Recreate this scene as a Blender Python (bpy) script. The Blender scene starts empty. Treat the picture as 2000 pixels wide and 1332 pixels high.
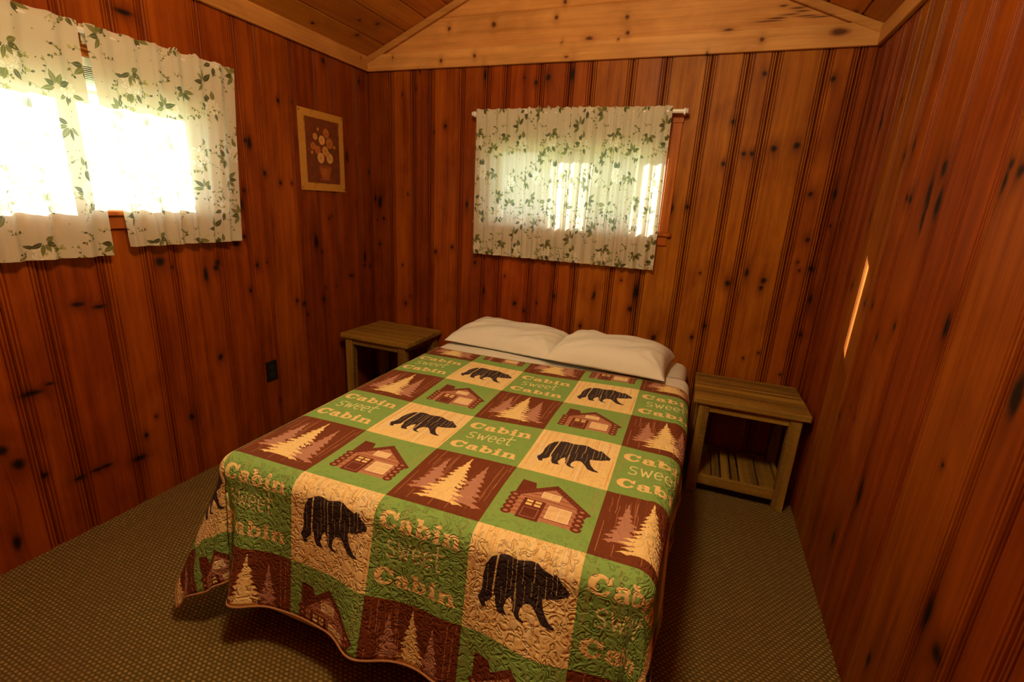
import bpy, bmesh, math, random
import numpy as np
from mathutils import Vector, Matrix
PI = math.pi
scene = bpy.context.scene
COL = scene.collection
rng = random.Random(11)
nrs = np.random.RandomState(5)

# ------------------------------------------------------------ camera, world, lights, exposure
cam_d = bpy.data.cameras.new('camera'); cam = bpy.data.objects.new('camera', cam_d); COL.objects.link(cam)
scene.camera = cam
CP = (2.1240, -2.7680, 1.3520); YAW, PITCH, ROLL, FPX = -0.3629, -0.2786, 0.0555, 932.1
def _cam():
    cy, sy, cp, sp = math.cos(YAW), math.sin(YAW), math.cos(PITCH), math.sin(PITCH)
    f = Vector((sy*cp, cy*cp, sp)); r = Vector((cy, -sy, 0)); u = r.cross(f)
    cr, sr = math.cos(ROLL), math.sin(ROLL)
    r2 = r*cr+u*sr; u2 = u*cr-r*sr
    M = Matrix((r2, u2, -f)).transposed().to_4x4(); M.translation = Vector(CP)
    cam.matrix_world = M
_cam()
cam_d.sensor_fit = 'HORIZONTAL'; cam_d.sensor_width = 36.0; cam_d.lens = FPX/2000*36.0; cam_d.clip_start = 0.02

scene.view_settings.view_transform = 'Standard'; scene.view_settings.look = 'None'
scene.view_settings.gamma = 1.0; scene.view_settings.use_curve_mapping = False
scene.view_settings.exposure = 0.45

world = bpy.data.worlds.new('sky'); scene.world = world; world.use_nodes = True
wn = world.node_tree; wn.nodes.clear()
wo = wn.nodes.new('ShaderNodeOutputWorld'); wb = wn.nodes.new('ShaderNodeBackground')
wb.inputs[0].default_value = (0.80, 0.92, 1.0, 1); wb.inputs[1].default_value = 4.6
wn.links.new(wb.outputs[0], wo.inputs[0])

SUN_DIR = Vector((0.845, -0.545, -0.40)).normalized()
sd = bpy.data.lights.new('sun', 'SUN'); sd.energy = 42.0; sd.angle = 0.009; sd.color = (1.0, 0.95, 0.86)
sun = bpy.data.objects.new('sun', sd); COL.objects.link(sun)
sun.rotation_euler = SUN_DIR.to_track_quat('-Z', 'Y').to_euler(); sun.location = (-4, 4, 4)

ld = bpy.data.lights.new('ceiling_lamp', 'POINT'); ld.energy = 54.0; ld.color = (1.0, 0.80, 0.44); ld.shadow_soft_size = 0.14
lamp = bpy.data.objects.new('ceiling_lamp', ld); COL.objects.link(lamp); lamp.location = (1.72, -2.10, 2.46)

# ------------------------------------------------------------ helpers
def link(me_or_bm, name, mat=None, parent=None, smooth=False, mats=None):
    if isinstance(me_or_bm, bmesh.types.BMesh):
        me = bpy.data.meshes.new(name); me_or_bm.to_mesh(me); me_or_bm.free()
    else: me = me_or_bm
    o = bpy.data.objects.new(name, me); COL.objects.link(o)
    if mat and not me.materials: me.materials.append(mat)
    if parent: o.parent = parent
    if smooth:
        me.polygons.foreach_set('use_smooth', [True]*len(me.polygons))
    return o
def mesh(name, v, f):
    me = bpy.data.meshes.new(name); me.from_pydata(v, [], f); me.update(); return me
def empty(name, loc=(0,0,0), rz=0):
    o = bpy.data.objects.new(name, None); COL.objects.link(o); o.location = loc; o.rotation_euler = (0,0,rz)
    o.empty_display_size = .1; return o
def tag(o, label=None, cat=None, group=None, kind=None):
    if label: o['label'] = label
    if cat: o['category'] = cat
    if group: o['group'] = group
    if kind: o['kind'] = kind
    return o
def box_bm(x0,x1,y0,y1,z0,z1, bev=0.0, bm=None, seg=1):
    own = bm is None
    b = bmesh.new()
    bmesh.ops.create_cube(b, size=1)
    bmesh.ops.scale(b, vec=(x1-x0,y1-y0,z1-z0), verts=b.verts)
    bmesh.ops.translate(b, vec=((x0+x1)/2,(y0+y1)/2,(z0+z1)/2), verts=b.verts)
    if bev: bmesh.ops.bevel(b, geom=list(b.edges), offset=bev, segments=seg, affect='EDGES', profile=.5)
    if own: return b
    tmp = bpy.data.meshes.new('t'); b.to_mesh(tmp); b.free(); bm.from_mesh(tmp); bpy.data.meshes.remove(tmp)
    return bm
def box(name, x0,x1,y0,y1,z0,z1, mat, parent=None, bev=0.0, seg=1):
    return link(box_bm(x0,x1,y0,y1,z0,z1,bev,seg=seg), name, mat, parent)
def cyl_bm(p0, p1, r, n=16, bm=None):
    b = bmesh.new() if bm is None else bm
    p0, p1 = Vector(p0), Vector(p1); d = p1-p0
    M = Matrix.Translation((p0+p1)/2) @ d.to_track_quat('Z','Y').to_matrix().to_4x4()
    bmesh.ops.create_cone(b, cap_ends=True, segments=n, radius1=r, radius2=r, depth=d.length, matrix=M)
    return b
def copy_tree(o, parent=None):
    c = o.copy(); COL.objects.link(c); c.parent = parent
    for ch in list(o.children): copy_tree(ch, c)
    return c

# ------------------------------------------------------------ material helpers
def new_mat(name):
    m = bpy.data.materials.new(name); m.use_nodes = True; nt = m.node_tree; nt.nodes.clear()
    out = nt.nodes.new('ShaderNodeOutputMaterial'); return m, nt, out
class NT:
    def __init__(s, nt): s.nt = nt
    def n(s, t, **kw):
        nd = s.nt.nodes.new(t)
        for k, v in kw.items(): setattr(nd, k, v)
        return nd
    def l(s, a, b): s.nt.links.new(a, b)
    def val(s, sock, v):
        if hasattr(v, 'is_linked') or isinstance(v, bpy.types.NodeSocket): s.l(v, sock)
        else: sock.default_value = v
    def math(s, op, a, b=None, c=None, clamp=False):
        nd = s.n('ShaderNodeMath', operation=op, use_clamp=clamp); s.val(nd.inputs[0], a)
        if b is not None: s.val(nd.inputs[1], b)
        if c is not None: s.val(nd.inputs[2], c)
        return nd.outputs[0]
    def mix(s, f, a, b, blend='MIX'):
        nd = s.n('ShaderNodeMix', data_type='RGBA', blend_type=blend); s.val(nd.inputs[0], f)
        s.val(nd.inputs[6], a); s.val(nd.inputs[7], b); return nd.outputs[2]
    def comb(s, x, y, z):
        nd = s.n('ShaderNodeCombineXYZ'); s.val(nd.inputs[0], x); s.val(nd.inputs[1], y); s.val(nd.inputs[2], z); return nd.outputs[0]
    def noise(s, vec, scale, detail=3, rough=.5, dist=0, out=0):
        nd = s.n('ShaderNodeTexNoise'); s.l(vec, nd.inputs['Vector']); nd.inputs['Scale'].default_value = scale
        nd.inputs['Detail'].default_value = detail; nd.inputs['Roughness'].default_value = rough; nd.inputs['Distortion'].default_value = dist
        return nd.outputs[out]
    def ramp(s, f, stops):
        nd = s.n('ShaderNodeValToRGB'); s.l(f, nd.inputs[0]); cr = nd.color_ramp
        while len(cr.elements) < len(stops): cr.elements.new(.5)
        for e, (p, c) in zip(cr.elements, stops): e.position = p; e.color = c if len(c) == 4 else (*c, 1)
        return nd.outputs[0]
    def maprange(s, v, a, b, c=0., d=1.):
        nd = s.n('ShaderNodeMapRange'); s.val(nd.inputs[0], v)
        for i, x in enumerate((a,b,c,d)): nd.inputs[i+1].default_value = x
        return nd.outputs[0]
    def bsdf(s, col, rough=.5, spec=.5, normal=None, metal=0., coat=0., coat_rough=.1):
        nd = s.n('ShaderNodeBsdfPrincipled'); s.val(nd.inputs['Base Color'], col if not isinstance(col, tuple) else (*col[:3], 1))
        s.val(nd.inputs['Roughness'], rough); s.val(nd.inputs['Specular IOR Level'], spec); s.val(nd.inputs['Metallic'], metal)
        s.val(nd.inputs['Coat Weight'], coat); s.val(nd.inputs['Coat Roughness'], coat_rough)
        if normal is not None: s.l(normal, nd.inputs['Normal'])
        return nd.outputs[0]
    def bump(s, h, strength=.3, dist=.01):
        nd = s.n('ShaderNodeBump'); s.l(h, nd.inputs['Height']); nd.inputs['Strength'].default_value = strength; nd.inputs['Distance'].default_value = dist
        return nd.outputs[0]
def plain(name, col, rough=.5, spec=.5, metal=0.):
    m, nt, out = new_mat(name); N = NT(nt); N.l(N.bsdf(col, rough, spec, metal=metal), out.inputs[0]); return m
def image_from(name, arr, noncolor=False):
    h, w = arr.shape[:2]
    im = bpy.data.images.new(name, w, h, alpha=False, float_buffer=False)
    if noncolor: im.colorspace_settings.name = 'Non-Color'
    a = np.ones((h, w, 4), np.float32); a[..., :3] = np.clip(arr[..., :3], 0, 1)
    im.pixels.foreach_set(a.ravel()); im.update(); im.pack()
    return im

# knots seen in the photograph: (position along wall, height, half width, half height) in metres
KNOTS_BACK = [(0.258,1.968,0.006,0.0066),(0.383,2.091,0.006,0.0066),(0.354,1.996,0.006,0.0066),(0.56,1.785,0.01,0.011),(0.482,1.75,0.0054,0.0144),(0.816,2.055,0.009,0.024),(1.059,2.034,0.006,0.0066),(1.128,2.006,0.01,0.011),(1.198,2.029,0.014,0.0154),(1.332,2.041,0.0126,0.0336),(2.271,2.007,0.01,0.011),(2.168,1.798,0.01,0.011),(2.241,1.652,0.01,0.011),(2.278,1.653,0.01,0.011),(2.155,1.603,0.01,0.011),(2.002,2.102,0.006,0.0066),(2.558,1.975,0.01,0.011),(2.37,1.677,0.014,0.0154),(2.466,1.692,0.014,0.0154),(0.073,1.318,0.0171,0.0456),(0.037,1.34,0.009,0.024),(0.049,1.2,0.006,0.0066),(0.099,1.213,0.01,0.011),(0.291,1.377,0.006,0.0066),(0.065,1.041,0.01,0.011),(0.5,1.026,0.01,0.011),(0.621,1.065,0.01,0.011),(0.72,1.334,0.009,0.024),(0.268,0.651,0.01,0.011),(0.306,0.706,0.006,0.0066),(0.789,0.982,0.01,0.011),(0.857,0.808,0.009,0.024),(0.445,0.562,0.006,0.0066),(0.246,0.914,0.006,0.0066),(1.073,0.751,0.014,0.0154),(1.138,0.713,0.01,0.011),(1.219,0.773,0.0054,0.0144),(1.327,0.827,0.01,0.011),(1.57,0.862,0.009,0.024),(1.562,0.846,0.006,0.0066),(1.505,0.666,0.01,0.011),(1.717,0.966,0.006,0.0066),(1.807,0.911,0.0171,0.0456),(1.785,0.807,0.014,0.0154),(2.015,1.386,0.01,0.011),(1.938,1.374,0.009,0.024),(2.129,1.049,0.006,0.0066),(2.273,1.009,0.014,0.0154),(2.439,1.041,0.014,0.0154),(2.434,1.003,0.01,0.011),(2.354,1.074,0.009,0.024),(2.196,0.765,0.01,0.011),(1.936,0.658,0.014,0.0154),(2.14,0.692,0.01,0.011),(2.565,1.474,0.01,0.011),(2.667,1.478,0.009,0.024),(2.678,1.332,0.006,0.0066),(2.596,1.26,0.01,0.011),(2.575,1.148,0.006,0.0066),(2.588,1.108,0.006,0.0066),(2.639,1.121,0.014,0.0154),(2.664,0.971,0.009,0.024),(2.657,0.785,0.01,0.011),(2.605,0.556,0.006,0.0066),(0.998,0.915,0.006,0.0066),(1.564,1.645,0.006,0.0066),(0.578,2.303,0.01,0.011),(0.859,2.305,0.014,0.0154),(0.537,2.136,0.01,0.011),(0.754,2.15,0.01,0.011),(0.202,2.168,0.006,0.0066),(1.221,2.314,0.01,0.011),(1.595,2.289,0.01,0.011),(1.409,2.205,0.022,0.008),(1.606,2.218,0.01,0.011),(1.565,2.188,0.006,0.0066),(2.081,2.199,0.022,0.008),(2.233,2.146,0.01,0.011),(1.265,2.191,0.006,0.0066),(1.297,2.119,0.0132,0.0048),(1.263,2.383,0.01,0.011),(2.54,2.158,0.0418,0.0152),(2.415,0.616,0.006,0.0066),(2.483,0.656,0.006,0.0066)]
KNOTS_LEFT = [(-1.422,1.958,0.0308,0.0112),(-0.925,1.569,0.0126,0.0336),(-0.944,1.578,0.01,0.011),(-0.73,1.795,0.01,0.011),(-0.639,1.806,0.006,0.0066),(-0.392,2.064,0.014,0.0154),(-0.225,1.577,0.0126,0.0336),(-0.09,2.027,0.01,0.011),(-1.424,1.038,0.019,0.0209),(-1.374,1.009,0.006,0.0066),(-1.228,0.961,0.0126,0.0336),(-1.163,1.01,0.014,0.0154),(-1.173,0.987,0.014,0.0154),(-0.979,1.345,0.01,0.011),(-1.001,1.279,0.009,0.024),(-1.005,1.125,0.01,0.011),(-1.054,1.095,0.014,0.0154),(-0.997,0.854,0.01,0.011),(-1.739,0.907,0.022,0.008),(-1.673,0.887,0.022,0.008),(-0.847,1.435,0.01,0.011),(-0.754,1.394,0.01,0.011),(-0.678,1.395,0.006,0.0066),(-0.523,1.076,0.0171,0.0456),(-0.477,1.013,0.01,0.011),(-0.407,1.21,0.006,0.0066),(-0.38,1.222,0.006,0.0066),(-0.943,0.977,0.01,0.011),(-0.881,0.987,0.006,0.0066),(-0.697,0.751,0.01,0.011),(-0.645,0.724,0.014,0.0154),(-0.487,0.726,0.014,0.0154),(-0.464,0.793,0.006,0.0066),(-0.369,0.793,0.006,0.0066),(-0.623,0.655,0.01,0.011),(-0.225,0.842,0.022,0.008),(-0.084,0.951,0.0126,0.0336),(-0.032,0.887,0.01,0.011),(-0.015,1.503,0.01,0.011),(-0.092,0.896,0.01,0.011),(-1.204,0.552,0.014,0.0154),(-1.383,0.304,0.014,0.0154),(-1.536,0.368,0.006,0.0066),(-1.587,0.301,0.01,0.011),(-1.924,0.618,0.0308,0.0112),(-1.87,0.636,0.0132,0.0048),(-2.002,0.378,0.019,0.0209),(-1.94,0.299,0.01,0.011),(-1.628,0.21,0.0308,0.0112),(-1.75,0.238,0.022,0.008),(-1.781,0.238,0.022,0.008),(-1.843,0.233,0.022,0.008),(-2.057,0.091,0.0126,0.0336),(-0.873,0.198,0.006,0.0066),(-1.383,1.472,0.006,0.0066),(-0.088,2.157,0.006,0.0066)]
KNOTS_RIGHT = [(-0.293,1.745,0.0126,0.0336),(-0.084,1.826,0.009,0.024),(-0.484,1.79,0.006,0.0066),(-0.734,1.605,0.009,0.024),(-0.668,1.579,0.01,0.011),(-1.018,1.518,0.014,0.0154),(-1.021,1.504,0.014,0.0154),(-1.359,1.491,0.01,0.011),(-0.826,1.434,0.014,0.0154),(-0.797,1.438,0.01,0.011),(-0.964,1.445,0.0171,0.0456),(-0.977,1.416,0.009,0.024),(-1.043,1.414,0.0171,0.0456),(-0.97,1.379,0.0126,0.0336),(-0.974,1.357,0.009,0.024),(-1.354,1.455,0.009,0.024),(-0.464,1.377,0.009,0.024),(-0.449,1.105,0.01,0.011),(-0.354,1.138,0.01,0.011),(-0.659,1.066,0.01,0.011),(-0.745,1.074,0.01,0.011),(-0.986,1.049,0.01,0.011),(-1.299,1.116,0.0126,0.0336),(-0.864,0.985,0.01,0.011),(-1.634,1.059,0.0171,0.0456),(-1.641,1.042,0.0126,0.0336),(-1.478,0.824,0.006,0.0066),(-1.085,0.512,0.0171,0.0456),(-0.799,0.701,0.006,0.0066),(-0.702,0.63,0.01,0.011),(-0.866,0.687,0.006,0.0066),(-1.608,0.519,0.0171,0.0456),(-1.682,0.481,0.019,0.0209),(-1.441,0.204,0.009,0.024),(-0.975,0.26,0.0126,0.0336),(-0.018,1.34,0.014,0.0154),(-1.403,1.474,0.014,0.0154)]

KNOTS_BACK += [(2.28,2.235,.045,.0035),(2.33,2.246,.04,.003),(2.40,2.236,.05,.003),(2.36,2.27,.03,.004),(2.30,2.283,.02,.004),(2.25,2.225,.06,.003),(2.45,2.228,.05,.0025),(2.38,2.256,.03,.003)]
def knot_map(name, knots, a0, a1, z1, res=330, extra=0, z_lo=0.0, skip=()):
    w, h = int((a1-a0)*res), int(z1*res)
    R = np.zeros((h, w), np.float32); G = np.zeros((h, w), np.float32)
    kk = list(knots)
    r = random.Random(len(name)*7+3)
    for _ in range(extra):
        a = r.uniform(a0, a1); z = r.uniform(z_lo, z1)
        if any(s[0] < a < s[1] for s in skip): continue
        s = r.choice((.005,.007,.010,.014)); kk.append((a, z, s, s*r.uniform(1, 2.2)))
    yy, xx = np.mgrid[0:h, 0:w]
    for (a, z, ra, rz) in kk:
        cx, cz = (a-a0)*res, z*res
        x0, x1 = int(cx-ra*res*5-4), int(cx+ra*res*5+4); y0, y1_ = int(cz-rz*res*7-6), int(cz+rz*res*7+6)
        x0, y0 = max(0,x0), max(0,y0); x1, y1_ = min(w,x1), min(h,y1_)
        if x1 <= x0 or y1_ <= y0: continue
        X = (xx[y0:y1_, x0:x1]-cx)/(ra*res); Y = (yy[y0:y1_, x0:x1]-cz)/(rz*res)
        wob = .07*np.sin(2*np.arctan2(Y, X)+a*50)+.06*np.sin(3*np.arctan2(Y,X)+z*40)
        d = np.sqrt(X*X+Y*Y)*(1+wob)
        core = np.clip((1.32-d)*1.2, 0, 1)*.97
        R[y0:y1_, x0:x1] = np.maximum(R[y0:y1_, x0:x1], core)
        halo = np.exp(-((X/2.0)**2+(Y/3.2)**2))
        G[y0:y1_, x0:x1] = np.maximum(G[y0:y1_, x0:x1], halo)
    return image_from(name, np.stack([R, G, R*0], -1), True)

def wood(name, dark, light, img, uax, urange, zmax, across, along, rough=.42, spec=.15, coat=.0, knotcol=(.012,.006,.004), halocol=None, vax=2, grain=34.):
    """plank wood. uax/vax: world axes the knot map uses; across/along: world axes of the grain"""
    m, nt, out = new_mat(name); N = NT(nt)
    tc = N.n('ShaderNodeTexCoord'); sep = N.n('ShaderNodeSeparateXYZ'); N.l(tc.outputs['Object'], sep.inputs[0])
    oi = N.n('ShaderNodeObjectInfo'); rnd = oi.outputs['Random']
    S = sep.outputs
    halo = core = None
    acr = S[across]
    if img:
        u = N.maprange(S[uax], urange[0], urange[1]); v = N.math('DIVIDE', S[vax], zmax)
        it = N.n('ShaderNodeTexImage', image=img, extension='CLIP'); N.l(N.comb(u, v, 0.), it.inputs[0])
        sc = N.n('ShaderNodeSeparateColor'); N.l(it.outputs[0], sc.inputs[0]); core, halo = sc.outputs[0], sc.outputs[1]
        acr = N.math('ADD', acr, N.math('MULTIPLY', halo, 0.012))
    rz = N.math('MULTIPLY', rnd, 37.0)
    low = N.noise(N.comb(acr, N.math('MULTIPLY', S[along], .22), rz), 3.2, 2, .5)
    vec = N.comb(N.math('ADD', acr, N.math('MULTIPLY', low, .03)), N.math('MULTIPLY', S[along], .035), rz)
    g1 = N.noise(vec, grain, 4, .62, .5)
    g2 = N.noise(N.comb(acr, N.math('MULTIPLY', S[along], .02), rz), grain*6, 2, .6)
    g3 = N.noise(N.comb(acr, N.math('MULTIPLY', S[along], .5), rz), 7., 3, .55, .8)
    g = N.math('ADD', N.math('MULTIPLY', g1, .55), N.math('ADD', N.math('MULTIPLY', g2, .15), N.math('MULTIPLY', g3, .35)))
    col = N.ramp(g, [(.34, dark), (.72, light)])
    tint = oi.outputs['Color']
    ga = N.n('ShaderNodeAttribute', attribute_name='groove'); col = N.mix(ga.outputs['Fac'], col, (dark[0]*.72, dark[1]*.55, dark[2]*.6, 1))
    col = N.mix(1.0, col, tint, 'MULTIPLY')
    if img:
        hc = halocol or tuple(c*.45 for c in dark)
        col = N.mix(N.math('MULTIPLY', halo, .62), col, (*hc, 1))
        col = N.mix(core, col, (*knotcol, 1))
    bmp = N.bump(g2, .08, .002)
    wav = N.noise(N.comb(S[across], N.math('MULTIPLY', S[along], .3), rz), 9., 1, .5)
    r = N.math('ADD', rough, N.math('MULTIPLY', wav, .12))
    N.l(N.bsdf(col, r, spec, bmp, coat=coat, coat_rough=.22), out.inputs[0])
    return m

# ------------------------------------------------------------ dimensions of the room
W, EZ, SL, DEPTH = 2.715, 2.178, 0.42, -3.55      # width, eave height, roof slope, front wall y
RZ = EZ + SL*W/2
def ceil_z(x): return EZ + SL*min(x, W-x)

kl = knot_map('knots_left', KNOTS_LEFT, -3.6, 0.05, 2.9, extra=70, skip=((-2.0, .1),))
kb = knot_map('knots_back', KNOTS_BACK, -0.05, 2.8, 2.9)
kr = knot_map('knots_right', KNOTS_RIGHT, -3.6, 0.05, 2.9, extra=70, skip=((-1.9, .1),))
kf = knot_map('knots_front_wall', [], -0.05, 2.8, 2.9, extra=60)
# ceiling map uses x across and -y along: v = -y
kc = knot_map('knots_ceiling', [(.06,.52,.010,.012),(.21,.33,.007,.009),(.245,.22,.011,.012),(.12,.24,.012,.011),(2.585,.03,.008,.009),(2.62,.02,.006,.007)], -0.05, 2.8, 3.6, extra=60, z_lo=.7)

DARK, LIGHT = (.165,.025,.0016), (.47,.120,.0055)
PD, PL = (.46,.19,.045), (.84,.42,.125)
wl = wood('stained_pine_left', DARK, LIGHT, kl, 1, (-3.6,.05), 2.9, 1, 2)
wbk = wood('stained_pine_back', DARK, LIGHT, kb, 0, (-.05,2.8), 2.9, 0, 2)
wr = wood('stained_pine_right', DARK, LIGHT, kr, 1, (-3.6,.05), 2.9, 1, 2)
wf = wood('stained_pine_front', DARK, LIGHT, kf, 0, (-.05,2.8), 2.9, 0, 2)
lkc = (.10,.028,.010); hkc = (.38,.14,.03)
pine_b = wood('light_pine_gable', PD, PL, kb, 0, (-.05,2.8), 2.9, 2, 0, rough=.5, coat=.05, knotcol=lkc, halocol=hkc, grain=22.)
pine_l = wood('light_pine_trim_left', PD, PL, kl, 1, (-3.6,.05), 2.9, 2, 1, rough=.5, coat=.05, knotcol=lkc, halocol=hkc, grain=22.)
pine_r = wood('light_pine_trim_right', PD, PL, kr, 1, (-3.6,.05), 2.9, 2, 1, rough=.5, coat=.05, knotcol=lkc, halocol=hkc, grain=22.)
m_, nt_, out_ = None, None, None
pine_c = wood('pine_ceiling', (.36,.115,.014), (.66,.26,.038), None, 0, (0,1), 1, 0, 1, rough=.45, coat=.15, grain=26.)
def _ceil_knots():
    # ceiling: knot map over x and -y
    m, nt = pine_c, pine_c.node_tree; N = NT(nt)
    bs = [n for n in nt.nodes if n.type == 'BSDF_PRINCIPLED'][0]
    src = bs.inputs['Base Color'].links[0].from_socket
    tc = N.n('ShaderNodeTexCoord'); sep = N.n('ShaderNodeSeparateXYZ'); N.l(tc.outputs['Object'], sep.inputs[0])
    u = N.maprange(sep.outputs[0], -.05, 2.8); v = N.math('DIVIDE', sep.outputs[1], -3.6)
    it = N.n('ShaderNodeTexImage', image=kc, extension='CLIP'); N.l(N.comb(u, v, 0.), it.inputs[0])
    sc = N.n('ShaderNodeSeparateColor'); N.l(it.outputs[0], sc.inputs[0])
    c = N.mix(N.math('MULTIPLY', sc.outputs[1], .5), src, (.2,.05,.01,1)); c = N.mix(sc.outputs[0], c, (.04,.012,.006,1))
    N.l(c, bs.inputs['Base Color'])
_ceil_knots()
frame_wood = wood('stained_pine_trim', (.26,.055,.006), (.55,.16,.018), None, 0, (0,1), 1, 0, 2, grain=40.)
backing = plain('wall_backing', (.05,.02,.01), .9, .1)
outer = plain('outside_boards', (.45,.36,.25), .8, .2)

# ------------------------------------------------------------ boards
def profile(a0, a1):
    """moulded edges: two small grooves and a chamfer on each side; (a, depth into wall)"""
    e = [(0,.008),(.0040,.0015),(.0062,.0003),(.0090,.0006),(.0108,.0045),(.0128,.0045),(.0148,.0006),(.0205,.0004),(.0222,.0045),(.0242,.0045),(.0262,0.)]
    w = a1-a0; k = min(1., w/.08)
    left = [(a0+d*k, p) for d, p in e]; right = [(a1-d*k, p) for d, p in reversed(e)]
    return left+right
def clip(pr, lo, hi):
    if pr[-1][0] <= lo or pr[0][0] >= hi: return []
    out = []
    for i in range(len(pr)-1):
        (a, p), (b, q) = pr[i], pr[i+1]
        if b <= lo or a >= hi: continue
        def at(x): return p+(q-p)*(x-a)/(b-a) if b > a else p
        s, e = max(a, lo), min(b, hi)
        if not out: out.append((s, at(s)))
        out.append((e, at(e)))
    return out
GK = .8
def board(place, a0, a1, z0, z1, mat, parent, hole=None, name='plank', back=.018, prof=profile, ztop=None):
    """place(a, depth, z)->xyz"""
    pr = prof(a0+.0006, a1-.0006)
    segs = []
    if hole and a1 > hole[0] and a0 < hole[1]:
        segs += [(pr, z0, hole[2]), (pr, hole[3], z1)]
        for lo, hi in ((a0, hole[0]), (hole[1], a1)):
            if hi > lo:
                c = clip(pr, lo, hi)
                if len(c) > 1: segs.append((c, hole[2], hole[3]))
    else: segs = [(pr, z0, z1)]
    v, f = [], []; gr = []
    for c, za, zb in segs:
        loop = c + [(c[-1][0], back), (c[0][0], back)]
        n = len(loop); b = len(v)
        zt = (lambda a: zb) if (ztop is None or zb < z1) else ztop
        v += [place(a, d, za) for a, d in loop]; v += [place(a, d, zt(a)) for a, d in loop]
        f += [(b+i, b+(i+1) % n, b+n+(i+1) % n, b+n+i) for i in range(n)]
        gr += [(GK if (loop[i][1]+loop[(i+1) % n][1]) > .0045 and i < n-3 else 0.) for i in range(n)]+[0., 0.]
        f += [tuple(b+i for i in range(n)), tuple(b+n+i for i in reversed(range(n)))]
    me = mesh(name, v, f)
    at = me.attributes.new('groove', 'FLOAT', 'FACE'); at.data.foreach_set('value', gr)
    bm = bmesh.new(); bm.from_mesh(me); bmesh.ops.recalc_face_normals(bm, faces=bm.faces); bm.to_mesh(me); bm.free()
    o = link(me, name, mat, parent); return o
def tones(i, table, r, base=1.0):
    t = table[i] if i < len(table) else (r.uniform(.75, 1.1), r.uniform(.75,1.05))
    return (t[0], t[0]*t[1], t[0]*t[1], 1)

def shell(name, boxes, holes=None):
    bm = bmesh.new()
    for b in boxes: box_bm(*b, bm=bm)
    return tag(link(bm, name, outer), kind='structure')

# openings  (lo, hi, z0, z1)
HB = (0.838, 1.890, 1.247, 1.785)     # back wall: x range
HL = (-2.085, -1.125, 1.247, 1.785)   # left wall: y range
TH = 0.10
wall_back = shell('wall_back', [(-TH,HB[0],.018,TH,-.05,RZ+.1),(HB[1],W+TH,.018,TH,-.05,RZ+.1),(HB[0],HB[1],.018,TH,-.05,HB[2]),(HB[0],HB[1],.018,TH,HB[3],RZ+.1)])
wall_left = shell('wall_left', [(-TH,-.018,DEPTH-TH,HL[0],-.05,EZ+.06),(-TH,-.018,HL[1],.018,-.05,EZ+.06),(-TH,-.018,HL[0],HL[1],-.05,HL[2]),(-TH,-.018,HL[0],HL[1],HL[3],EZ+.06)])
wall_right = shell('wall_right', [(W+.018,W+TH,DEPTH-TH,.018,-.05,EZ+.06)])
wall_front = shell('wall_front', [(-TH,W+TH,DEPTH-TH,DEPTH-.018,-.05,RZ+.1)])

bx = [0,.171,.329,.461,.667,.833,.953,1.156,1.322,1.443,1.653,1.821,2.032,2.196,2.316,2.523,2.644,W]
tb = [(.62,.85),(.9,.95),(.62,.8),(.95,.95),(.78,.85),(.85,.8),(.9,.8),(.85,.85),(.95,.95),(1.06,1.2),(1.05,1.2),(1.12,1.4),(1.1,1.35),(1.1,1.3),(1.1,1.3),(.95,1.05),(.75,.85)]
for i in range(len(bx)-1):
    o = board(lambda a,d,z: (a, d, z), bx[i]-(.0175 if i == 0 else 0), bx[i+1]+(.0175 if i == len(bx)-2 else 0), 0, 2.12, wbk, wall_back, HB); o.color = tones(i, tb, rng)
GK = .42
ly = [0,-.119,-.338,-.466,-.635,-.85,-.962,-1.13,-1.355,-1.47,-1.63,-1.83,-1.945]
tl = [(.66,.8),(.68,.82),(.75,.82),(.62,.78),(.9,.95),(.8,.85),(.77,.8),(.88,.85),(.78,.8),(.92,.9),(.75,.75),(.82,.8)]
y = -1.945
while y > DEPTH+.1: y -= rng.choice((.13,.17,.2,.22)); ly.append(max(y, DEPTH))
if ly[-1] > DEPTH: ly.append(DEPTH)
for i in range(len(ly)-1):
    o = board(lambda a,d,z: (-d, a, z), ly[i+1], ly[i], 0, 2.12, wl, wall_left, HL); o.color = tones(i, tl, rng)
ry = [0,-.12,-.235,-.326,-.435,-.55,-.70,-.835,-1.047,-1.19,-1.32,-1.585,-1.72,-1.84]
tr = [(.68,.75),(.7,.75),(.78,.8),(.7,.78),(.84,1.15),(.84,1.12),(.8,.85),(.82,.86),(.74,.76),(.72,.76),(.88,.98),(.76,.82),(.66,.72)]+[(.7,.76)]*14  # the two boards under the sun slit are tinted yellower to colour its light
y = -1.84
while y > DEPTH+.1: y -= rng.choice((.13,.17,.2,.22)); ry.append(max(y, DEPTH))
if ry[-1] > DEPTH: ry.append(DEPTH)
for i in range(len(ry)-1):
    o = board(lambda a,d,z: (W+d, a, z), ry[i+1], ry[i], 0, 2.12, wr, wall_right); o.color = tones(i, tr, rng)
x = 0
while x < W-.05:
    x1 = min(W, x+rng.choice((.13,.17,.2,.22)))
    if W-x1 < .06: x1 = W
    o = board(lambda a,d,z: (a, DEPTH-d, z), x, x1, 0, 2.12, wf, wall_front); o.color = tones(99, [], rng); x = x1

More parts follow.
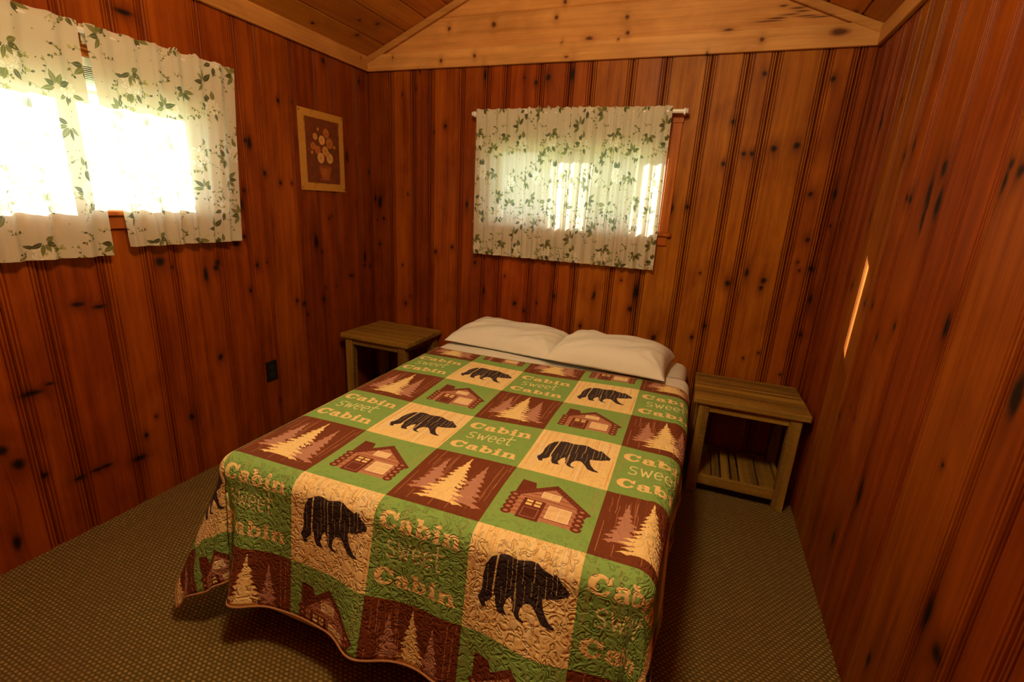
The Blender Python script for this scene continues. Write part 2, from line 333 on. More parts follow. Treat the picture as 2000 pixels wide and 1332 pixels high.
# light pine boards: eave trims, gable boards, rakes, ceiling planks
def flat_prof(a0, a1): return [(a0,.005),(a0+.004,.0),(a1-.004,0),(a1,.005)]
TZ0, TZ1 = 2.10, 2.185
tt = .02
def trim(name, b, mat, c=(1,1,1,1)):
    o = link(box_bm(*b, bev=.0025), name, mat); o.color = c; tag(o, kind='structure'); return o
trim('trim_1', (0, W, -tt, 0, TZ0, TZ1+.008), pine_b, (1,1,1,1))
trim('trim_2', (0, tt, DEPTH, -tt-.0005, TZ0, TZ1), pine_l, (.82,.76,.66,1))
trim('trim_3', (W-tt, W, DEPTH, -tt-.0005, TZ0, TZ1-.012), pine_r, (.8,.74,.66,1))
# gable boards above the back trim: stacked horizontal pine boards cut to the roof slope
def gable(parent, yface, sgn, mat):
    z = TZ1-.02; k = 0
    hs = [.197, .19, .19, .19]
    while z < RZ-.01:
        z1 = min(z+hs[min(k,3)], RZ+.02)
        def xr(zz): return max(0., (zz-EZ)/SL)
        p = []
        xa, xb = xr(z), xr(z1)
        lo = [(xa, z), (W-xa, z)]; hi = [(W-xb, z1), (xb, z1)] if xb < W/2 else [(W/2, RZ)]
        if z < EZ: lo = [(0, z), (W, z), (W, EZ)]; hi = hi+[(0, EZ)]
        poly = lo+hi
        g = .004
        n = len(poly); v = []; f = []
        cx = sum(q[0] for q in poly)/n; cz = sum(q[1] for q in poly)/n
        inner = [(q[0]+(g if q[0] < cx else -g), q[1]+(g if q[1] < cz else -g)) for q in poly]
        for (px, pz) in inner: v.append((px, yface, pz))
        for (px, pz) in poly: v.append((px, yface+sgn*.004, pz))
        for (px, pz) in poly: v.append((px, yface+sgn*.016, pz))
        f.append(tuple(range(n)))
        for i in range(n):
            j = (i+1) % n
            f.append((i, j, n+j, n+i)); f.append((n+i, n+j, 2*n+j, 2*n+i))
        f.append(tuple(reversed(range(2*n, 3*n))))
        me = mesh('gable_board', v, f); bm = bmesh.new(); bm.from_mesh(me); bmesh.ops.recalc_face_normals(bm, faces=bm.faces); bm.to_mesh(me); bm.free()
        o = link(me, 'gable_board', mat, parent); o.color = ((.98,.92,.86,1),(1.0,.9,.8,1),(.95,.9,.8,1))[k % 3]
        z = z1; k += 1
gable(wall_back, -.001, 1, pine_b)
gable(wall_front, DEPTH+.001, -1, pine_b)
# rake strips
for nm, side in (('trim_4', 0), ('trim_5', 1)):
    L_ = (W/2)/math.cos(math.atan(SL))
    o = link(box_bm(.0, L_, -.024, -.002, -.036, 0, bev=.003), nm, pine_b); tag(o, kind='structure'); o.color = (.8,.74,.64,1)
    me = o.data
    for vv in me.vertices:
        c = vv.co.copy(); th = math.atan(SL)
        X = c.x*math.cos(th)-c.z*math.sin(th); Z = c.x*math.sin(th)+c.z*math.cos(th)
        vv.co = Vector((X if side == 0 else W-X, c.y, EZ-.001+Z))
    if side: me.flip_normals()
# ceiling
ceiling = shell('ceiling', [])
v = []; f = []
for (xa, za, xb, zb) in ((-.2, EZ-SL*.2+.03, W/2, RZ+.03), (W/2, RZ+.03, W+.2, EZ-SL*.2+.03)):
    b = len(v)
    for xx, zz in ((xa,za),(xb,zb)):
        for yy in (DEPTH-.15, .28):
            v += [(xx,yy,zz),(xx,yy,zz+.12)]
    f += [(b,b+2,b+6,b+4),(b+1,b+5,b+7,b+3),(b,b+4,b+5,b+1),(b+2,b+3,b+7,b+6),(b,b+1,b+3,b+2),(b+4,b+6,b+7,b+5)]
ceiling.data.from_pydata(v, [], f); ceiling.data.update()
th = math.atan(SL); slen = (W/2)/math.cos(th)
def ceil_planks(side, edges):
    for i in range(len(edges)-1):
        a0, a1 = edges[i], edges[i+1]
        prof = lambda p, q: [(p,.006),(p+.005,0.),(q-.005,0.),(q,.006)]
        def place(a, d, z):     # a along slope from eave, d up into roof, z -> y
            X = a*math.cos(th)-d*math.sin(th); Z = EZ+a*math.sin(th)+d*math.cos(th)
            return (X if side == 0 else W-X, z, Z)
        o = board(place, a0, a1, DEPTH, .0, pine_c, ceiling, prof=prof, name='ceiling_plank'); r = rng.uniform(.85,1.1); o.color = (r, r*rng.uniform(.88,1.05), r*.9, 1)
def sl(x): return x/math.cos(th)
e0 = [0, sl(.143), sl(.293), sl(.434)]
while e0[-1] < slen-.2: e0.append(e0[-1]+.152)
e0.append(slen)
e1 = [0, sl(.10), sl(.24), sl(.385)]
while e1[-1] < slen-.2: e1.append(e1[-1]+.152)
e1.append(slen)
ceil_planks(0, e0); ceil_planks(1, e1)

# ------------------------------------------------------------ carpet
def carpet_mat():
    m, nt, out = new_mat('loop_carpet'); N = NT(nt)
    tc = N.n('ShaderNodeTexCoord'); sep = N.n('ShaderNodeSeparateXYZ'); N.l(tc.outputs['Object'], sep.inputs[0])
    P = 0.0140
    # rows of loops, every other row shifted by half a loop
    xs = N.math('DIVIDE', sep.outputs[0], P*1.25); ys = N.math('DIVIDE', sep.outputs[1], P*.8)
    row = N.math('FLOOR', ys); off = N.math('MULTIPLY', N.math('MODULO', N.math('ABSOLUTE', row), 2.), .5)
    fx = N.math('SUBTRACT', N.math('FRACT', N.math('ADD', xs, off)), .5); fy = N.math('SUBTRACT', N.math('FRACT', ys), .5)
    ell = N.math('SQRT', N.math('ADD', N.math('MULTIPLY', N.math('MULTIPLY', fx, fx), 5.0), N.math('MULTIPLY', N.math('MULTIPLY', fy, fy), 4.6)))
    dot = N.maprange(ell, 1.0, .25)
    cell = N.comb(N.math('FLOOR', N.math('ADD', xs, off)), row, 0.)
    wn_ = N.n('ShaderNodeTexWhiteNoise', noise_dimensions='2D'); N.l(cell, wn_.inputs[0])
    big = N.noise(tc.outputs['Object'], 2.2, 3, .6)
    fib = N.noise(tc.outputs['Object'], 420, 2, .6)
    tan = N.mix(wn_.outputs[0], (.52,.37,.13,1), (.32,.24,.08,1))
    base = N.mix(big, (.10,.072,.016,1), (.13,.080,.019,1))
    col = N.mix(N.math('MULTIPLY', dot, N.math('ADD', .55, N.math('MULTIPLY', fib, .6))), base, tan)
    col = N.mix(N.math('MULTIPLY', N.maprange(big, .4, .7), .35), col, (.16,.075,.03,1))
    h = N.math('ADD', N.math('MULTIPLY', dot, 1.0), N.math('MULTIPLY', fib, .35))
    N.l(N.bsdf(col, .95, .15, N.bump(h, .8, .004)), out.inputs[0]); return m
floor = box('floor', -.018, W+.018, DEPTH, .018, -.03, 0, carpet_mat()); tag(floor, kind='structure')

# ------------------------------------------------------------ windows
white_vinyl = plain('white_vinyl', (.78,.80,.74), .35, .4)
blind_mat = plain('blind_slats', (.80,.82,.70), .45, .35)
def glass_mat():
    m, nt, out = new_mat('window_glass'); N = NT(nt)
    t = N.n('ShaderNodeBsdfTransparent'); t.inputs[0].default_value = (.93,.96,.95,1)
    g = N.n('ShaderNodeBsdfGlossy'); g.inputs['Roughness'].default_value = .02
    fr = N.n('ShaderNodeFresnel'); fr.inputs[0].default_value = 1.45
    mx = N.n('ShaderNodeMixShader'); N.l(N.math('MULTIPLY', fr.outputs[0], .5), mx.inputs[0]); N.l(t.outputs[0], mx.inputs[1]); N.l(g.outputs[0], mx.inputs[2])
    N.l(mx.outputs[0], out.inputs[0]); return m
glass = glass_mat()
def window(name, place, lo, hi, z0, z1):
    """place(a, d, z): a along wall, d toward the room (negative = into the wall)"""
    w = empty(name); tag(w, kind='structure')
    def bx_(nm, a0, a1, d0, d1, za, zb, mat, bev=.002, parent=w):
        p, q = place(a0, d0, za), place(a1, d1, zb)
        c = [sorted((p[i], q[i])) for i in range(3)]
        o = box(nm, *c[0], *c[1], *c[2], mat, parent, bev); return o
    cw = .048
    bx_('casing', lo-cw, lo, 0, .012, z0, z1+.01, frame_wood); bx_('casing', hi, hi+cw, 0, .012, z0, z1+.01, frame_wood)
    bx_('header_casing', lo-cw-.003, hi+cw+.003, 0, .014, z1+.01, z1+.065, frame_wood)
    bx_('sill', lo-cw-.018, hi+cw+.018, -.02, .024, z0-.020, z0, frame_wood, .004)
    bx_('apron', lo-cw, hi+cw, 0, .012, z0-.068, z0-.0205, frame_wood)
    for a0, a1 in ((lo-.0, lo+.012), (hi-.012, hi)): bx_('jamb', a0, a1, -TH, .0, z0, z1, frame_wood, .001)
    bx_('head_jamb', lo+.012, hi-.012, -TH, 0, z1-.012, z1, frame_wood, .001)
    lo2, hi2 = lo+.012, hi-.012; zt = z1-.012
    fw = .03
    bx_('window_frame', lo2, lo2+fw, -.095, -.035, z0, zt, white_vinyl); bx_('window_frame', hi2-fw, hi2, -.095, -.035, z0, zt, white_vinyl)
    bx_('window_frame', lo2+fw, hi2-fw, -.095, -.035, z0, z0+.022, white_vinyl); bx_('window_frame', lo2+fw, hi2-fw, -.095, -.035, zt-.045, zt, white_vinyl)
    mid = (lo+hi)/2; sr = .034
    for k, (a0, a1, d0, d1) in enumerate(((lo2+fw, mid+sr*.6, -.090, -.068), (mid-sr*.6, hi2-fw, -.064, -.042))):
        s = bx_('sash', a0, a0+sr, d0, d1, z0+.022, zt-.045, white_vinyl)
        bx_('stile', a1-sr, a1, d0, d1, z0+.022, zt-.045, white_vinyl, parent=w)
        bx_('bottom_rail', a0+sr, a1-sr, d0, d1, z0+.022, z0+.022+.022, white_vinyl)
        bx_('top_rail', a0+sr, a1-sr, d0, d1, zt-.045-sr, zt-.045, white_vinyl)
        bx_('pane', a0+sr-.004, a1-sr+.004, (d0+d1)/2-.002, (d0+d1)/2+.002, z0+.04, zt-.045-sr+.004, glass, 0)
    return w
pb = lambda a, d, z: (a, -d, z)
pl = lambda a, d, z: (d, a, z)
win1 = window('window_1', pl, *HL); win2 = window('window_2', pb, *HB)
def blind(place, lo, hi, z1, label):
    t = empty('raised_blind', place((lo+hi)/2, -.02, z1-.10)); 
    ox = t.location.copy()
    def bx_(nm, a0, a1, d0, d1, za, zb, bev=.001):
        p, q = place(a0, d0, za), place(a1, d1, zb)
        c = [sorted((p[i]-ox[i], q[i]-ox[i])) for i in range(3)]
        return box(nm, *c[0], *c[1], *c[2], blind_mat, t, bev)
    bx_('headrail', lo+.016, hi-.016, -.032, -.004, z1-.042, z1-.013)
    z = z1-.046
    for k in range(11):
        bx_('slat', lo+.018, hi-.018, -.031, -.006, z-.0022, z); z -= .0066
    bx_('bottom_rail', lo+.018, hi-.018, -.030, -.006, z-.016, z-.001, .003)
    tag(t, label, 'blind', 'raised blinds behind the curtains')
blind(pl, HL[0], HL[1], HL[3], 'white blind raised to the top of the left wall window behind curtains')
blind(pb, HB[0], HB[1], HB[3], 'white blind raised to the top of the far wall window above the bed')

# ------------------------------------------------------------ raster canvas for printed cloth
class Canvas:
    def __init__(s, n, m, col): s.w, s.h = n, m; s.a = np.empty((m, n, 3), np.float32); s.a[:] = col
    def _blend(s, x0, x1, y0, y1, mask, col, al=1.):
        reg = s.a[y0:y1, x0:x1]; k = (mask*al)[..., None]; reg[:] = reg*(1-k)+np.array(col, np.float32)*k
    def poly(s, pts, col, al=1.):
        P = np.array(pts, float); x0, y0 = np.floor(P.min(0)).astype(int)-1; x1, y1 = np.ceil(P.max(0)).astype(int)+2
        x0, y0 = max(0,x0), max(0,y0); x1, y1 = min(s.w,x1), min(s.h,y1)
        if x1 <= x0 or y1 <= y0: return
        acc = np.zeros((y1-y0, x1-x0), np.float32)
        for oy in (.25,.75):
            yy = np.arange(y0, y1)+oy; xx = np.arange(x0, x1)+.5
            ins = np.zeros((y1-y0, x1-x0), bool)
            for i in range(len(P)):
                (ax, ay), (bx_, by) = P[i-1], P[i]
                c = (ay > yy) != (by > yy)
                if not c.any(): continue
                xi = ax+(yy-ay)*(bx_-ax)/((by-ay) if by != ay else 1e-9)
                ins ^= (c[:, None] & (xx[None, :] < xi[:, None]))
            acc += ins*.5
        s._blend(x0, x1, y0, y1, acc, col, al)
    def ellipse(s, cx, cy, rx, ry, col, rot=0., al=1., inner=0., soft=1.2):
        R = max(rx, ry)+2; x0, x1 = max(0,int(cx-R)), min(s.w,int(cx+R)+1); y0, y1 = max(0,int(cy-R)), min(s.h,int(cy+R)+1)
        if x1 <= x0 or y1 <= y0: return
        yy, xx = np.mgrid[y0:y1, x0:x1]; X = xx+.5-cx; Y = yy+.5-cy; c, sn = math.cos(rot), math.sin(rot)
        U = (X*c+Y*sn)/rx; V = (-X*sn+Y*c)/ry; d = np.sqrt(U*U+V*V); k = min(rx, ry)/soft
        m = np.clip((1-d)*k+.5, 0, 1)
        if inner: m *= np.clip((d-inner)*k+.5, 0, 1)
        s._blend(x0, x1, y0, y1, m, col, al)
    def stroke(s, pts, w, col, al=1.):
        P = np.array(pts, float); x0, y0 = np.floor(P.min(0)-w-1).astype(int); x1, y1 = np.ceil(P.max(0)+w+2).astype(int)
        x0, y0 = max(0,x0), max(0,y0); x1, y1 = min(s.w,x1), min(s.h,y1)
        if x1 <= x0 or y1 <= y0: return
        yy, xx = np.mgrid[y0:y1, x0:x1]; best = np.full(xx.shape, 1e9)
        for i in range(len(P)-1):
            a, b = P[i], P[i+1]; d = b-a; L2 = max(d@d, 1e-9)
            t = np.clip(((xx+.5-a[0])*d[0]+(yy+.5-a[1])*d[1])/L2, 0, 1)
            best = np.minimum(best, np.hypot(xx+.5-a[0]-t*d[0], yy+.5-a[1]-t*d[1]))
        s._blend(x0, x1, y0, y1, np.clip(w/2-best+.5, 0, 1), col, al)
def srgb(r, g, b): return (r/255., g/255., b/255.)

# ------------------------------------------------------------ quilt print: a repeat of four squares
BEAR = [(0.293,0.841),(0.224,0.803),(0.176,0.709),(0.157,0.591),(0.162,0.483),(0.146,0.403),(0.124,0.366),(0.151,0.304),(0.174,0.271),(0.216,0.282),(0.198,0.324),(0.236,0.359),(0.285,0.434),(0.301,0.34),(0.328,0.279),(0.372,0.275),(0.417,0.284),(0.395,0.307),(0.377,0.345),(0.396,0.427),(0.434,0.48),(0.453,0.405),(0.468,0.338),(0.509,0.292),(0.576,0.278),(0.579,0.298),(0.537,0.313),(0.524,0.353),(0.536,0.413),(0.568,0.458),(0.612,0.469),(0.637,0.456),(0.676,0.408),(0.727,0.33),(0.785,0.309),(0.856,0.313),(0.834,0.339),(0.8,0.355),(0.75,0.422),(0.716,0.516),(0.712,0.555),(0.785,0.573),(0.842,0.592),(0.896,0.629),(0.923,0.631),(0.932,0.681),(0.895,0.72),(0.85,0.764),(0.821,0.801),(0.8,0.816),(0.78,0.795),(0.729,0.814),(0.682,0.831),(0.632,0.864),(0.572,0.867),(0.5,0.849),(0.457,0.842),(0.38,0.859),(0.335,0.857)]
def quilt_print():
    S = 640; C = Canvas(2*S, 2*S, (0,0,0))
    r = random.Random(4)
    GREEN, TAN, BROWN, CREAM = srgb(140,184,98), srgb(252,226,156), srgb(122,64,36), srgb(252,224,154)
    MAUVE, BLACK, STREAK_G, STREAK_T = srgb(196,144,122), srgb(62,50,50), srgb(196,158,110), srgb(255,246,222)
    def fr(ox, oy): return lambda p: [(ox+u*S, oy+v*S) for u, v in p]
    def fill(ox, oy, c): C.a[oy:oy+S, ox:ox+S] = c
    def streaks(ox, oy, n, c, w=(1.2,3.0), ln=(.1,.5), al=(.35,.9), y0=0., y1=1.):
        for _ in range(n):
            x = r.uniform(.02, .98); L_ = r.uniform(*ln); y = r.uniform(y0, y1-L_*.5); yb = min(y+L_, .985); y = max(y, .015)
            pts = [(ox+(x+.004*math.sin(k*1.3+x*40))*S, oy+(y+(yb-y)*k/6)*S) for k in range(7)]
            C.stroke(pts, r.uniform(*w), c, r.uniform(*al))
    # image row 1 (upper half) = text | bear ; lower half = pine | house
    T, B, P, H = (0, S), (S, S), (0, 0), (S, 0)
    fill(*T, GREEN); fill(*B, TAN); fill(*P, BROWN); fill(*H, GREEN)
    streaks(*T, 40, STREAK_G, al=(.3,.7), w=(1.5,4.)); streaks(*H, 44, STREAK_G, al=(.35,.8), w=(2,4.5))
    streaks(*B, 44, srgb(236,190,122), al=(.4,.85), w=(3,8), ln=(.3,.9)); streaks(*B, 60, STREAK_T, al=(.5,.95), w=(2,5), ln=(.2,.8))
    # --- slab lettering
    ox, oy = T
    def word(y0, hgt, letters, x0, col):
        x = x0; hy = hgt*.80
        def R(a, b, c, d): C.poly([(ox+(x+a*hgt)*S, oy+(y0+b*hy)*S), (ox+(x+c*hgt)*S, oy+(y0+b*hy)*S), (ox+(x+c*hgt)*S, oy+(y0+d*hy)*S), (ox+(x+a*hgt)*S, oy+(y0+d*hy)*S)], col)
        def EL(cx, cy, rx, ry, c, inner=0.): C.ellipse(ox+(x+cx*hgt)*S, oy+(y0+cy*hy)*S, rx*hgt*S, ry*hy*S, c)
        for ch in letters:
            if ch == 'C':
                EL(.46,.50,.46,.52,col); EL(.54,.50,.20,.33,GREEN); R(.66,.36,1.0,.66) if False else None
                C.poly([(ox+(x+a*hgt)*S, oy+(y0+b*hy)*S) for a, b in ((.60,.40),(1.0,.36),(1.0,.62),(.60,.60))], GREEN)
                R(.80,.60,.93,1.0); x += 1.05*hgt
            if ch == 'a':
                EL(.34,.58,.30,.17,col); EL(.22,.50,.15,.10,GREEN); EL(.27,.24,.27,.25,col); EL(.32,.24,.09,.12,GREEN)
                R(.38,.06,.62,.56); R(.38,.0,.76,.13); EL(.12,.55,.10,.09,col); x += .80*hgt
            if ch == 'b':
                R(-.02,.87,.28,1.0); R(.08,.02,.32,1.0); EL(.42,.36,.36,.37,col); EL(.44,.36,.12,.20,GREEN); R(.08,.0,.20,.3); x += .86*hgt
            if ch == 'i':
                R(0,.58,.34,.71); R(.10,.0,.34,.71); R(0,0,.44,.13); EL(.22,.88,.14,.13,col); x += .52*hgt
            if ch == 'n':
                R(0,.58,.30,.71); R(.08,.0,.32,.71); R(0,0,.40,.13); EL(.50,.46,.27,.27,col); EL(.44,.36,.12,.20,GREEN); R(.32,.13,.55,.38) if False else None
                C.poly([(ox+(x+a*hgt)*S, oy+(y0+b*hy)*S) for a, b in ((.33,.14),(.54,.14),(.54,.40),(.33,.40))], GREEN)
                R(.54,.0,.77,.46); R(.47,0,.87,.13); x += .9*hgt
    word(.690, .208, 'Cabin', .065, CREAM); word(.140, .208, 'Cabin', .065, CREAM)
    SW = srgb(240,236,168); lw = 12
    def pen(pts): C.stroke([(ox+u*S, oy+v*S) for u, v in pts], lw, SW)
    def arc(cx, cy, rx, ry, a0, a1, n=14): return [(cx+rx*math.cos(math.radians(a0+(a1-a0)*k/n)), cy+ry*math.sin(math.radians(a0+(a1-a0)*k/n))) for k in range(n+1)]
    pen(arc(.215,.545,.045,.040,40,250)+arc(.20,.465,.045,.042,80,-140))
    pen([(.29,.575),(.318,.43),(.345,.54),(.375,.43),(.41,.585)])
    for cx in (.485,.600): pen([(cx-.04,.500),(cx+.04,.515)]+arc(cx,.505,.042,.075,10,310))
    pen([(.70,.66),(.695,.46),(.71,.43),(.74,.44)]); pen([(.655,.575),(.76,.590)])
    # --- bear
    ox, oy = B
    bp = [(u, .25+(v-.27)*.92) for u, v in BEAR]
    C.poly([(ox+u*S, oy+v*S) for u, v in bp], BLACK)
    C.stroke([(ox+.272*S, oy+.30*S), (ox+.262*S, oy+.45*S), (ox+.270*S, oy+.62*S), (ox+.285*S, oy+.80*S), (ox+.29*S, oy+.95*S)], 10, TAN, .95)
    for xx_, a_, b_, w_ in ((.46,.34,.80,4),(.475,.30,.52,5),(.52,.58,.79,3),(.38,.4,.75,2.2),(.62,.62,.80,5),(.61,.5,.62,3),(.20,.4,.66,2.2),(.73,.42,.72,3.2),(.78,.58,.76,2.2),(.82,.56,.74,3.2),(.87,.6,.72,2),(.55,.36,.6,2),(.34,.34,.5,2),(.67,.42,.62,2),(.42,.5,.82,2.5)):
        C.stroke([(ox+(xx_+.004*math.sin(k))*S, oy+(a_+(b_-a_)*k/5)*S) for k in range(6)], w_, TAN, .85)
    # --- pines
    ox, oy = P
    streaks(*P, 70, srgb(170,104,78), al=(.2,.7), w=(1,2.8), ln=(.08,.4)); streaks(*P, 16, srgb(214,160,118), al=(.5,.95), w=(2,4), ln=(.15,.5))
    def tree(cx, base, top, wid, col, seed, tiers=13):
        q = random.Random(seed); Lp, Rp = [], []
        for k in range(tiers):
            f = k/(tiers-1.); y = top+(base-top)*f; hw = wid*(.06+.94*f**1.15)
            for side, arr in ((-1, Lp), (1, Rp)):
                e = hw*q.uniform(.60, 1.12); dy = (base-top)/tiers
                arr += [(cx+side*e*.45, y-dy*.15), (cx+side*e*.8, y+dy*.25), (cx+side*e, y+dy*q.uniform(.55,.9)), (cx+side*e*.82, y+dy*.62), (cx+side*e*.62, y+dy*.95), (cx+side*e*.5, y+dy*.6)]
        pts = [(cx, top+.03)]+Rp+[(cx+.02, base-.03), (cx-.02, base-.03)]+list(reversed(Lp))
        C.poly([(ox+u*S, oy+v*S) for u, v in pts], col)
    tree(.25, .27, .84, .23, MAUVE, 1, 9); tree(.72, .20, .84, .24, MAUVE, 2, 9); tree(.49, .17, .93, .30, CREAM, 3, 13)
    for xx_, a_, b_ in ((.44,.2,.6),(.53,.16,.5),(.60,.2,.44)): C.stroke([(ox+xx_*S, oy+a_*S), (ox+(xx_+.01)*S, oy+b_*S)], 4, STREAK_T, .8)
    for xx_, a_, b_ in ((.06,.06,.5),(.33,.45,.9),(.87,.3,.95),(.62,.05,.25),(.93,.5,.9),(.2,.05,.2),(.45,.04,.14)): C.stroke([(ox+xx_*S, oy+a_*S), (ox+xx_*S, oy+b_*S)], 4, srgb(206,150,112), .85)
    # --- log cabin
    ox, oy = H
    WALL, ROOF, LINE = srgb(196,138,108), srgb(118,58,38), srgb(136,78,52)
    q = lambda p: [(ox+u*S, oy+v*S) for u, v in p]
    C.poly(q([(.20,.22),(.82,.22),(.82,.50),(.88,.52),(.52,.80),(.16,.53),(.20,.5)]), WALL)
    for k, yv in enumerate((.27,.335,.40,.465,.53,.595,.66)):
        x0_, x1_ = (.2,.82) if yv < .5 else (.2+(yv-.53)*1.2+.03, .86-(yv-.53)*1.25)
        C.stroke(q([(x0_,yv),((x0_+x1_)/2,yv+.006),(x1_,yv)]), 6, LINE, .95)
    C.poly(q([(.10,.52),(.14,.48),(.52,.755),(.90,.46),(.94,.50),(.52,.84)]), ROOF)
    C.poly(q([(.15,.56),(.33,.69),(.30,.79),(.15,.80)]), ROOF)
    for k in range(11): 
        f_ = k/10.; C.stroke(q([(.56+f_*.34,.80-f_*.28),(.54+f_*.34,.75-f_*.26)]), 3, WALL, .6); C.stroke(q([(.46-f_*.3,.795-f_*.23),(.48-f_*.3,.75-f_*.21)]), 3, WALL, .45)
    for k in range(5):
        for cx in (.165,.845):
            C.ellipse(ox+cx*S, oy+(.245+k*.068)*S, .052*S, .040*S, ROOF); C.ellipse(ox+cx*S, oy+(.245+k*.068)*S, .024*S, .015*S, WALL)
    C.poly(q([(.27,.20),(.49,.20),(.49,.505),(.27,.505)]), ROOF)
    for u0, v0 in ((.305,.405),(.39,.405),(.305,.455),(.39,.455)): C.poly(q([(u0,v0),(u0+.065,v0),(u0+.065,v0+.035),(u0,v0+.035)]), CREAM)
    C.stroke(q([(.305,.235),(.455,.235),(.455,.37),(.305,.37),(.305,.235)]), 4, MAUVE)
    WN, WH = srgb(244,214,160), srgb(255,244,216)
    for (a,b,c,d) in ((.535,.285,.755,.475),(.42,.575,.60,.67)):
        C.poly(q([(a,b),(c,b),(c,d),(a,d)]), WN); C.stroke(q([(a,b),(c,b),(c,d),(a,d),(a,b)]), 6, WH)
        C.stroke(q([((a+c)/2,b),((a+c)/2,d)]), 4, WH); C.stroke(q([(a,(b+d)/2),(c,(b+d)/2)]), 4, WH)
    n = nrs.rand(2*S, 2*S, 1).astype(np.float32)
    C.a *= (.955+.07*n)
    return image_from('quilt_print', C.a)
QIMG = quilt_print()
GW, GH = .275, .282
def quilt_mat():
    m, nt, out = new_mat('printed_quilt'); N = NT(nt)
    uv = N.n('ShaderNodeUVMap', uv_map='UVMap')                       # metres on the cloth
    sep = N.n('ShaderNodeSeparateXYZ'); N.l(uv.outputs[0], sep.inputs[0])
    iu = N.math('DIVIDE', sep.outputs[0], 2*GW); iv = N.math('SUBTRACT', 1.0, N.math('DIVIDE', sep.outputs[1], 2*GH))
    it = N.n('ShaderNodeTexImage', image=QIMG, extension='REPEAT'); N.l(N.comb(iu, iv, 0.), it.inputs[0])
    # meandering quilting lines: bands of a smooth noise
    v = N.comb(sep.outputs[0], sep.outputs[1], 0.)
    n1 = N.noise(v, 46., .6, .4, 1.0)
    ph = N.math('MULTIPLY', n1, 9.5)
    tri = N.math('ABSOLUTE', N.math('SINE', ph))
    puff = N.math('POWER', tri, .45)
    fine = N.noise(v, 300., 2, .5)
    h = N.math('ADD', puff, N.math('MULTIPLY', fine, .06))
    # stretched flat on top of the mattress, puffed up where it hangs
    hang = N.math('MAXIMUM', N.maprange(sep.outputs[1], 1.08, 1.20), N.math('MAXIMUM', N.maprange(sep.outputs[0], .02, -.08), N.maprange(sep.outputs[0], 1.20, 1.28)))
    h = N.math('MULTIPLY', h, N.math('ADD', .28, N.math('MULTIPLY', hang, .72)))
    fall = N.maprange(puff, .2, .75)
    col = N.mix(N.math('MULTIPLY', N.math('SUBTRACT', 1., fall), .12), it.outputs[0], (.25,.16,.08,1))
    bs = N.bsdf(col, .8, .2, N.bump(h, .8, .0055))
    nt.nodes[-1]
    N.l(bs, out.inputs[0]); return m

# ------------------------------------------------------------ bed (local frame: s across, t toward the foot)
BO = Vector((.858, -.716, 0)); GA = math.radians(1.09)
CA, SA = math.cos(GA), math.sin(GA)
ZB = .570
SLf, SRt, TF, TH0 = -.035, 1.315, 1.185, -.66     # left, right, foot, head edges of the bed top
BEDROT = Matrix.Rotation(GA, 4, 'Z')
def bw(s, t, z): return (BO.x+s*CA+t*SA, BO.y+s*SA-t*CA, z)
def bed_box(name, s0, s1, t0, t1, z0, z1, mat, parent=None, bev=0., seg=1):
    b = box_bm(s0, s1, -t1, -t0, z0, z1, bev, seg=seg)
    for v in b.verts: v.co = Vector(bw(v.co.x, -v.co.y, v.co.z))
    return link(b, name, mat, parent, smooth=seg > 1)
def cloth_mat(name, col, scale=26., strength=.25, rough=.85, weave=700.):
    m, nt, out = new_mat(name); N = NT(nt); tc = N.n('ShaderNodeTexCoord')
    a = N.noise(tc.outputs['Object'], scale*.35, 3, .55, 1.2); b = N.noise(tc.outputs['Object'], weave, 2, .5)
    h = N.math('ADD', N.math('MULTIPLY', a, 3.), N.math('MULTIPLY', b, .05))
    s = N.bsdf(col, rough, .2, N.bump(h, strength, .006)); N.l(s, out.inputs[0]); return m
sheet_m = cloth_mat('white_sheet', (.83,.82,.74)); pillow_m = cloth_mat('white_pillowcase', (.84,.85,.76), 30., .22)
ticking = cloth_mat('box_spring_cloth', (.72,.62,.46), 20., .1)
black_metal = plain('black_metal', (.02,.02,.02), .4, .5, .6)
fr_ = empty('bed_base', bw(.64, .26, 0), GA)
tag(fr_, 'low bed base with beige cloth box spring under the cabin quilt', 'bed base')
Minv = Matrix.LocRotScale(fr_.location, fr_.rotation_euler, None).inverted()
def under(o):
    o.data.transform(Minv); return o
under(bed_box('box_spring', SLf+.03, SRt-.03, TH0+.01, TF-.022, .045, .315, ticking, fr_, .02, 3))
for s in (SLf+.10, SRt-.10):
    for t in (TH0+.12, TF-.14):
        bm = cyl_bm((s, -t, 0), (s, -t, .044), .022, 14); bm2 = cyl_bm((s, -t, 0), (s, -t, .012), .03, 14, bm)
        for v in bm.verts: v.co = Vector(bw(v.co.x, -v.co.y, v.co.z))
        under(link(bm, 'leg', black_metal, fr_))
mt = bed_box('mattress', SLf+.012, SRt-.012, TH0, TF-.012, .316, ZB-.014, sheet_m, None, .055, 5)
def narrow(o, off=Matrix.Identity(4)):
    # the foot of the bed is pulled in a little on its right side
    for v_ in o.data.vertices:
        w_ = off @ v_.co; dx, dy = w_.x-BO.x, w_.y-BO.y; s_ = dx*CA+dy*SA; t_ = dx*SA-dy*CA
        if s_ > .6: s_ -= .05*(1 if t_ > 1. else 0)
        w_ = Vector(bw(s_, t_, w_.z)); v_.co = off.inverted() @ w_
narrow(mt); narrow(fr_.children[0], Matrix.LocRotScale(fr_.location, fr_.rotation_euler, None))
tag(mt, 'mattress in a white fitted sheet with its corner bare beside the right nightstand', 'mattress')

